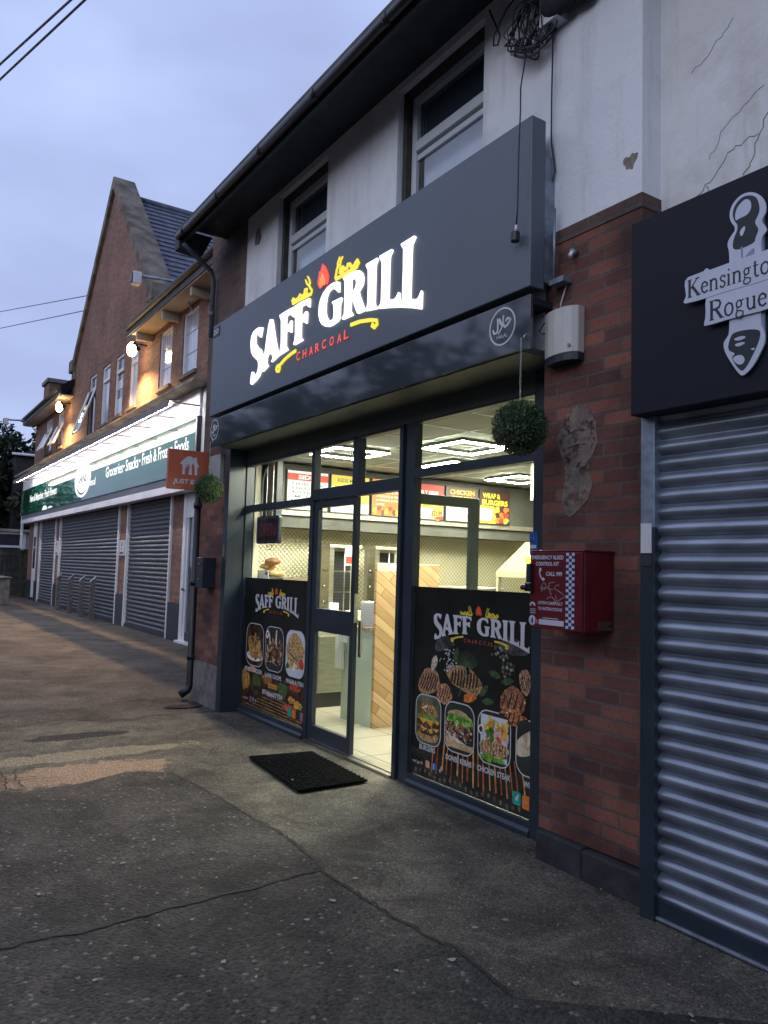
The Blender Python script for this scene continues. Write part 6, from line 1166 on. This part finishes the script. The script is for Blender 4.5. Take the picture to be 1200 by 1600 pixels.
# upstairs windows
for i, (x0, x1, z0, z1) in enumerate(UP):
    U = M_['upvc_far']; w = MB(); y0, y1 = FY + .03, FY + .10; f = .06
    split = z1 - .42
    w.box(x0, x0 + f, y0, y1, z0, z1, U); w.box(x1 - f, x1, y0, y1, z0, z1, U); w.box(x0 + f, x1 - f, y0, y1, z1 - f, z1, U)
    if i not in (5,): w.box(x0 + f, x1 - f, y0, y1, z0, z0 + f, U)
    if i in (2, 3, 4, 5, 6, 7): w.box(x0 + f, x1 - f, y0 - .01, y1, split - .04, split + .04, U)
    w.box(x0 - .05, x1 + .05, FY - .06, y0, z0 - .07, z0, M_['cement'])
    wf = sub(w, 'window', gb)
    p = MB(); pn = M_['pane_net'] if i not in (3, 5) else M_['pane_sky']; p.box(x0 + f, x1 - f, FY + .07, FY + .08, z0 + f, z1 - f, pn)
    if i == 3: p.box(x0 + f, x1 - f - .1, FY + .060, FY + .068, z0 + .1, z0 + .5, M_['pane_pale']); p.box(x0 + f, x1 - .2, FY + .060, FY + .068, z0 + .75, z0 + 1.0, M_['pane_net'])
    if i < 2:
        for k in (1, 2): p.box(x0 + f, x1 - f, FY + .066, FY + .0695, z0 + k * (z1 - z0) / 3, z0 + k * (z1 - z0) / 3 + .015, M_['cement'])
    sub(p, 'pane', wf)
    if i in (5, 6, 7):    # casements pushed open at the bottom
        s_ = MB(); top = split - .05; bot = z0 + (.02 if i == 5 else .1); out = .42 if i == 5 else .28
        A = [(x0 + .02, FY - .01, top), (x1 - .02, FY - .01, top), (x1 - .02, FY - out, bot), (x0 + .02, FY - out, bot)]
        for a_, b_ in ((0, 1), (1, 2), (2, 3), (3, 0)): s_.tube([A[a_], A[b_]], .032, U, 4, smooth=False)
        s_.face([Vector(q_) for q_ in A], M_['pane_sky'] if i == 5 else M_['pane_net']); sub(s_, 'open_casement', wf)
# ground floor piers
m = MB(); PR = [(-33.4, -32.32), (-31.55, -30.85), (-27.86, -27.22), (-19.80, -19.10), (-15.72, -15.05), (-13.95, -9.0)]
for x0, x1 in PR: m.box(x0, x1, FY - .02, FY + .35, .75, 4.85, BL)
m.box(-33.4, -9.0, FY + .30, FY + .35, 2.95, 4.85, BL)
sub(m, 'brick_pier', gb)
m = MB()
for x0, x1 in PR: m.box(x0 - .02, x1 + .02, FY - .05, FY + .30, -.01, .75, M_['slate'])
sub_each(m, 'painted_plinth', gb)
# fascia of the grocery shop
m = MB(); LG = M_['ledge']; WP = M_['white_panel']
m.prism([(4.60, 4.90), (5.168, 4.99), (5.168, 4.86), (4.60, 4.84)], yz(0), -34.2, -13.3, LG); sub(m, 'ledge', gb, bevel=.01)
m = MB(); m.box(-33.95, -13.75, 4.90, 5.10, 4.28, 4.845, WP); m.box(-13.72, -13.2, 4.95, 5.10, 3.1, 4.84, P('grey_white_board', (.45, .45, .47), .6, var=.1)); sub(m, 'upper_fascia', gb)
m = MB(); m.box(-33.9, -13.75, 4.88, 5.12, 2.945, 3.10, WP); m.box(-33.9, -13.75, 4.92, 5.12, 3.10, 3.27, M_['slate']); sub(m, 'shutter_box', gb)
t = thing('shop_sign', 'long green grocery sign with white lettering and a round white badge', 'sign', (-23, 4.9, 3.27))
GRN = P('glossy_green_panel', (.010, .075, .045), .035, var=.12, scale=.8, spec=.9)
m = MB(); m.box(-33.85, -13.80, 4.90, 4.98, 3.275, 4.275, GRN); sub(m, 'panel', t)
m = MB(); m.box(-13.795, -13.72, 4.86, 4.99, 3.26, 4.30, M_['slate_dark']); m.box(-33.93, -33.855, 4.86, 4.99, 3.26, 4.30, M_['slate_dark']); sub_each(m, 'end_cap', t)
LW = flat('lit_sign_white', (1, 1, .98), .4, .9); f9 = xz(4.90); m = MB()
m.text('News & Magazines \u00b7 Fresh Flowers', f9, -32.05, 3.72, .26, 0, .01, LW, w=5.1, bold=.02)
m.text('Groceries', f9, -20.50, 3.70, .27, 0, .01, LW, w=1.62, bold=.01); m.text('\u00b7', f9, -18.82, 3.70, .27, 0, .01, LW, bold=.04); m.text('Snacks', f9, -18.62, 3.70, .27, 0, .01, LW, w=1.05, bold=.01); m.text('\u00b7', f9, -17.50, 3.70, .27, 0, .01, LW, bold=.04); m.text('Fresh & Frozen Foods', f9, -17.28, 3.71, .27, 0, .01, LW, w=3.05, bold=.01); m.text('local', f9, -22.25, 3.62, .20, 0, .01, LW, w=.65, bold=.01)
m.sheet(arc(-28.9, 3.28, .42, 0, 180, 16, .15), f9, .01, LW); m.sheet(arc(-27.9, 3.30, .36, 0, 180, 16, .06), f9, .01, LW); sub(m, 'lettering', t)
m = MB(); m.curve([arc(-23.2, 3.88, .98, 0, 360, 40, .52)[:-1], arc(-23.2, 3.90, .88, 0, 360, 40, .47)[:-1]], f9, 0, .012, LW); m.curve([arc(-23.15, 3.95, .82, 0, 360, 40, .46)[:-1]], f9, 0, .014, LW); m.text('JANS', f9, -23.15, 3.80, .24, .014, .017, M_['ink'], w=1.0, align='CENTER', bold=.03); sub(m, 'round_badge', t)
# strip light over the sign
t = thing('sign_light', 'long fluorescent trough light above the green grocery sign', 'sign light', (-22, 4.3, 4.4))
m = MB(); TR = P('trough_metal', (.22, .17, .15), .5, .3, var=.2); m.prism([(4.22, 4.345), (4.22, 4.46), (4.50, 4.515), (4.50, 4.50), (4.25, 4.445), (4.245, 4.345)], yz(0), -31.7, -13.5, TR); sub(m, 'trough', t)
m = MB(); TUB = flat('fluorescent_tube', (1, .97, .98), .4, 95.)
for i in range(12): x0 = -31.6 + i * 1.505; m.tube([(x0, 4.31, 4.405), (x0 + 1.44, 4.31, 4.405)], .018, TUB, 8)
sub_each(m, 'tube', t)
m = MB()
for i in range(13): x0 = -31.65 + i * 1.50; m.box(x0, x0 + .035, 4.30, 4.90, 4.452, 4.475, TR); m.box(x0 - .02, x0 + .055, 4.86, 4.899, 4.43, 4.50, M_['white'])
sub_each(m, 'arm', t)
# shutters, doors
def far_shutter(x0, x1, label):
    t = thing('roller_shutter', label, 'roller shutter', ((x0 + x1) / 2, FY, 0), 'closed shutters of the grocery shop')
    m = MB(); slats(m, x0 + .03, x1 - .03, FY + .02, .08, 2.95, .10, M_['shutter_far'], .02, 4); sub(m, 'slat_curtain', t)
    for x in (x0, x1 - .07): m = MB(); m.box(x, x + .07, FY - .06, FY + .05, 0, 2.944, M_['upvc_far']); sub(m, 'guide_rail', t)
    m = MB(); m.box(x0 + .071, x1 - .071, FY - .03, FY + .03, .0, .08, M_['slate']); sub(m, 'bottom_bar', t)
far_shutter(-19.08, -15.74, 'nearest closed grey shutter of the grocery shop'); far_shutter(-27.20, -19.82, 'wide middle closed shutter of the grocery shop behind the cycle posts'); far_shutter(-30.83, -27.88, 'farthest closed shutter of the grocery shop')
t = thing('shop_door', 'white framed door with dark glass beside the nearest grocery shutter', 'door', (-14.6, FY, 0)); U = M_['upvc_far']
m = MB(); m.box(-15.03, -14.87, FY - .04, FY + .08, .04, 2.94, U); m.box(-14.10, -13.96, FY - .04, FY + .08, .04, 2.94, U); m.box(-14.87, -14.10, FY - .03, FY + .08, 2.45, 2.94, U); m.box(-15.03, -13.96, FY - .12, FY + .08, 0, .04, U); m.box(-14.865, -14.78, FY - .01, FY + .06, .041, 2.45, U); sub(m, 'frame', t)
m = MB(); m.box(-14.78, -14.10, FY + .02, FY + .05, .05, 2.449, M_['pane_sky']); m.box(-14.78, -14.10, FY + .0, FY + .02, .05, .20, M_['timber_dark']); sub(m, 'pane', t)
m = MB(); m.tube([(-14.83, FY - .02, 1.02), (-14.83, FY - .08, 1.04), (-14.74, FY - .08, 1.06)], .014, M_['black'], 6); sub(m, 'handle', t)
t = thing('shop_door', 'narrow white door at the far left end of the grocery shop', 'door', (-31.9, FY, 0))
m = MB(); m.box(-32.30, -31.57, FY - .03, FY + .08, .1, 2.94, U); sub(m, 'panel', t); m = MB(); m.box(-32.15, -31.7, FY - .035, FY - .031, 1.2, 2.4, M_['pane_sky']); sub(m, 'pane', t)
for x0, x1, z0, z1, lb in ((-19.62, -19.22, 1.70, 2.08, 'small white notice board on the brick pier between the near and middle shutters'), (-27.72, -27.34, 1.70, 2.18, 'small white notice board on the brick pier between the middle and far shutters')):
    t = thing('notice_board', lb, 'notice', ((x0 + x1) / 2, FY - .03, z0)); m = MB(); m.box(x0, x1, FY - .06, FY - .021, z0, z1, M_['offwhite']); sub(m, 'board', t)
    m = MB(); fr = xz(FY - .06); m.sheet(blob((x0 + x1) / 2, z1 - .10, .045, .065, 3, .25), fr, .002, M_['ink']); m.sheet(blob((x0 + x1) / 2, z1 - .22, .03, .035, 5, .2), fr, .002, M_['slate']); m.box(x0 + .06, x1 - .06, FY - .062, FY - .06, z0 + .04, z0 + .09, M_['slate']); sub(m, 'print', t)
# wall floodlights and far bracket arms
def flood(x, z, label, power):
    t = thing('floodlight', label, 'floodlight', (x, FY, z)); y = 4.86
    m = MB(); m.tube([(x, FY, z + .12), (x, y + .05, z + .12), (x, y + .03, z + .06)], .02, M_['black'], 6); sub(m, 'bracket', t)
    m = MB(); a_ = rad(38); c_, s_ = math.cos(a_), math.sin(a_); O = Vector((x, y, z))
    def q(u, v, w): return O + Vector((u, -v * c_ - w * s_, -v * s_ + w * c_))
    def bx(u0, u1, v0, v1, w0, w1, mat):
        v = [m.bm.verts.new(q(u, vv, w)) for u in (u0, u1) for vv in (v0, v1) for w in (w0, w1)]; k = m.mi(mat)
        for f in ((0, 1, 3, 2), (4, 6, 7, 5), (0, 4, 5, 1), (2, 3, 7, 6), (0, 2, 6, 4), (1, 5, 7, 3)): m.bm.faces.new([v[i] for i in f]).material_index = k
    bx(-.17, .17, -.07, .03, -.11, .11, M_['black']); sub(m, 'housing', t)
    m = MB(); m.sphere(q(0, .05, 0), .19, flat('sodium_lamp_glare', (1.0, .72, .36), .4, 40.), 16, 10, (1, .6, .9)); sub(m, 'lamp_glare_globe', t)  # glowing globe enlarged past the lamp to stand in for its glare
    ld = bpy.data.lights.new('flood_lamp', 'SPOT'); ld.energy = power; ld.color = (1, .60, .26); ld.spot_size = rad(160); ld.spot_blend = .6; ld.shadow_soft_size = .05
    lo = bpy.data.objects.new('flood_lamp', ld); COL.objects.link(lo); lo.location = q(0, .25, 0); lo.rotation_euler = (rad(-26), 0, 0)
    lo.parent = t; lo.matrix_parent_inverse = Matrix.Translation(-ORIG[t.name])
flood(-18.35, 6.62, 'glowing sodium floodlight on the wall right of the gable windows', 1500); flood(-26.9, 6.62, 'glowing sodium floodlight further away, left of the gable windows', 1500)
for x, z, lb in ((-15.2, 7.25, 'long bracket arm with a lamp head under the near eaves'), (-33.0, 6.98, 'long bracket arm with a small lamp head at the far end of the brick building')):
    t = thing('bracket_lamp', lb, 'bracket lamp', (x, FY, z)); m = MB(); m.tube([(x, FY + .02, z + .05), (x, 4.05, z - .02)], .035, M_['galv'], 8); m.tube([(x, FY + .02, z - .5), (x, 4.80, z)], .02, M_['galv'], 6); sub(m, 'arm', t)
    m = MB(); m.box(x - .10, x + .10, 3.92, 4.08, z - .22, z + .03, M_['offwhite']); m.box(x - .08, x + .08, 3.90, 3.92, z - .19, z, M_['black']); sub(m, 'lamp_head', t, bevel=.015)
# cycle posts
base = None
for i, (x, y, lb) in enumerate(((-25.85, 4.93, 'farthest of the four grey posts in front of the middle shutter'), (-24.1, 4.92, 'second farthest of the four grey posts in front of the middle shutter'), (-22.65, 4.92, 'grey post with a red reflector, second nearest of the four'), (-21.3, 4.90, 'nearest of the four grey posts in front of the middle shutter'))):
    t = thing('bollard', lb, 'bollard', (x, y, 0), 'grey posts before the grocery shutters')
    m = MB(); m.prism([(y - .06, 0), (y + .06, 0), (y + .06, 1.10), (y - .06, .98)], yz(0), x - .05, x + .05, P('bollard_grey', (.11, .105, .10), .6, var=.3, scale=12) if i == 0 else bpy.data.materials['bollard_grey']); sub(m, 'post', t)
    m = MB(); m.prism([(y - .075, .975), (y + .07, 1.118), (y + .07, 1.135), (y - .075, .99)], yz(0), x - .058, x + .058, M_['galv'])
    if i in (0, 2): m.box(x - .051, x + .051, y - .063, y - .060, .86, .95, fm('reflector', (.5, .06, .03), .1))
    sub(m, 'cap', t)
m = MB(); m.tube([(-34.15, 4.98, 4.8), (-34.15, 4.98, 2.0), (-34.15, 5.05, 1.9)], .05, M_['upvc_far'], 8); solo(m, 'drainpipe', 'white drainpipe at the far left end of the grocery fascia', 'drainpipe')

# ------------------------------------------------------------------ beyond the parade
t = thing('picket_fence', 'dark weathered timber fence at the far end of the forecourt', 'fence', (-35.2, 4.6, 0)); FD = P('weathered_fence', (.045, .042, .032), .9, var=.4, scale=6)
m = MB()
for i in range(16): y = 3.2 + i * .165; m.box(-35.22, -35.19, y, y + .10, .12, 1.86 + .04 * math.sin(i * 2), FD)
sub(m, 'pickets', t); m = MB(); m.box(-35.19, -35.15, 3.1, 5.9, 1.68, 1.78, FD); m.box(-35.19, -35.15, 3.1, 5.9, .02, .98, FD); sub(m, 'boards', t)
for y in (3.1, 5.05): m = MB(); m.box(-35.26, -35.12, y, y + .12, 0, 2.0, FD); sub(m, 'post', t)
m = MB(); m.box(-34.4, -34.3, 5.0, 5.9, 0, 1.95, FD); m.box(-34.29, -34.26, 5.0, 5.08, 0, 2.0, FD); solo(m, 'timber_gate', 'solid dark timber gate between fence and brick building', 'gate')
m = MB(); m.box(-30.5, -28.5, 3.30, 3.90, 0, .88, M_['cement']); m.box(-30.55, -28.45, 3.26, 3.94, .88, .93, M_['cement']); solo(m, 'low_wall', 'low grey concrete wall at the left edge of the forecourt', 'wall', bevel=.01)
t = thing('conservatory', 'white framed lean-to extension behind the picket fence', 'extension', (-41, 5, 0))
m = MB(); m.box(-43, -39, 2.5, 6.6, 0, 2.78, P('pale_lean_to_wall', (.35, .38, .36), .8, var=.1)); sub(m, 'wall', t)
m = MB(); m.box(-43.2, -38.8, 2.3, 6.8, 2.78, 2.90, M_['ledge']); sub(m, 'roof', t)
m = MB(); U = M_['upvc_far']
for y in (3.5, 4.55, 5.75): m.box(-38.99, -38.93, y, y + .12, .3, 2.74, U)
for z in (2.66, 2.05, .3): m.box(-38.99, -38.93, 3.62, 5.75, z, z + .10, U)
wf = sub(m, 'window', t); m = MB(); m.box(-38.985, -38.96, 3.62, 5.75, .4, 2.66, M_['pane_sky']); sub(m, 'pane', wf)
t = thing('side_house', 'dark house end with a pale gutter among the trees', 'house', (-46, 9, 0))
m = MB(); m.box(-48, -44, 5.9, 10.5, 0, 6.95, P('dark_house_wall', (.035, .03, .028), .9, var=.3)); sub(m, 'wall', t); m = MB(); m.prism([(5.7, 6.96), (8.0, 7.6), (10.7, 6.96)], yz(0), -48.2, -43.8, M_['soffit']); m.tube([(-43.8, 5.7, 7.0), (-43.8, 10.7, 7.0)], .07, M_['upvc_far'], 6); sub(m, 'roof', t)  # house wall in one near-black colour
def tree(x, y, h, R, label, seed, n=9000):
    t = thing('dense_tree', label, 'tree', (x, y, 0), 'dark trees beyond the parade'); r = random.Random(seed)
    m = MB(); m.tube([(x, y, 0), (x + .1, y, h * .3), (x - .1, y + .1, h * .6)], .35, M_['bark'], 8, taper=.12)
    for k in range(6): a = k * 1.05; m.tube([(x, y, h * (.25 + .05 * k)), (x + R * .45 * math.cos(a), y + R * .45 * math.sin(a), h * (.45 + .05 * k))], .12, M_['bark'], 6, taper=.03)
    sub(m, 'trunk', t)
    m = MB(); k = m.mi(M_['leaf_far']); cl = [(Vector((x + r.gauss(0, R * .38), y + r.gauss(0, R * .42), h * r.uniform(.28, .90))), R * r.uniform(.25, .48)) for _ in range(26)]
    for i in range(n):
        c, rr = r.choice(cl); v = Vector((r.gauss(0, 1), r.gauss(0, 1), r.gauss(0, .8))).normalized() * rr * r.uniform(.5, 1.05); p = c + v; a = Vector((r.uniform(-1, 1), r.uniform(-1, 1), r.uniform(-1, 1))).normalized(); b = a.cross(Vector((r.uniform(-1, 1), r.uniform(-1, 1), 1))).normalized(); L = r.uniform(.12, .26)
        m.bm.faces.new([m.bm.verts.new(q) for q in (p - a * L, p - b * L * .5, p + a * L, p + b * L * .5)]).material_index = k
    sub(m, 'crown', t)
tree(-53, 8.6, 10.4, 3.6, 'tall dark tree rising behind the far end of the brick building', 1); tree(-46, 4.9, 7.4, 2.6, 'bushy dark tree between the side house and the left edge', 2); tree(-43.6, 7.2, 5.8, 1.6, 'low dark tree in front of the side house', 4, 5000); tree(-62, 2.5, 8.5, 4.0, 'far dark tree at the very left edge', 3, 6000)
# overhead wires
def wire(p, q_, label, sag, grp):
    m = MB(); p, q_ = Vector(p), Vector(q_); m.tube([tuple(p.lerp(q_, i / 16) - Vector((0, 0, sag * 4 * (i / 16) * (1 - i / 16)))) for i in range(17)], .015, M_['wire_grey'], 5); solo(m, 'overhead_wire', label, 'wire', grp)
g1 = 'overhead wires across the upper left sky'; g2 = 'overhead wires running to the gable'
wire((-24.86, 5.14, 9.85), (-53.4, .78, 15.0), 'upper of the two wires reaching the brick gable', .0, g2)
wire((-25.38, 5.14, 9.50), (-52.9, .96, 13.8), 'lower of the two wires reaching the brick gable', .0, g2)
wire((-15.90, -.48, 8.0), (-4.0, 2.98, 8.0), 'left one of the two wires crossing the top left corner', .0, g1)
wire((-15.69, -.19, 8.0), (-4.6, 2.83, 8.0), 'right one of the two wires crossing the top left corner', .0, g1)

# dark belt of trees on the far side of the road, behind the viewer; seen only as a reflection in fascia and glass
r = random.Random(77); m = MB()
def belt_top(x): return (10.6 + 1.6 * math.sin(x * .55) + 1.1 * math.sin(x * 1.7)) if x < -19 else 7.0 + .8 * math.sin(x)
for i in range(34):
    x = -62 + i * 2.6 + r.uniform(-.8, .8); y = -15.5 + r.uniform(-1, 1); h = belt_top(x) - r.uniform(.2, 1.2); m.sphere((x, y, h * .5), 1, M_['leaf_far'], 12, 9, (2.0, 1.6, h * .49))
k = m.mi(M_['leaf_far'])
for i in range(15000):
    x = r.uniform(-64, 24); y = -15 + r.uniform(-2.6, 2.6); z = belt_top(x) * (1.06 - .8 * r.random() ** 1.8); p = Vector((x, y, z)); a = Vector((r.gauss(0, 1), r.gauss(0, 1), r.gauss(0, 1))).normalized(); b = a.cross(Vector((r.gauss(0, 1), r.gauss(0, 1), 1))).normalized(); L = r.uniform(.15, .42)
    m.bm.faces.new([m.bm.verts.new(q) for q in (p - a * L, p - b * L * .5, p + a * L, p + b * L * .5)]).material_index = k
o = m.build('tree_belt'); o['kind'] = 'stuff'; o['label'] = 'dark belt of trees across the road'
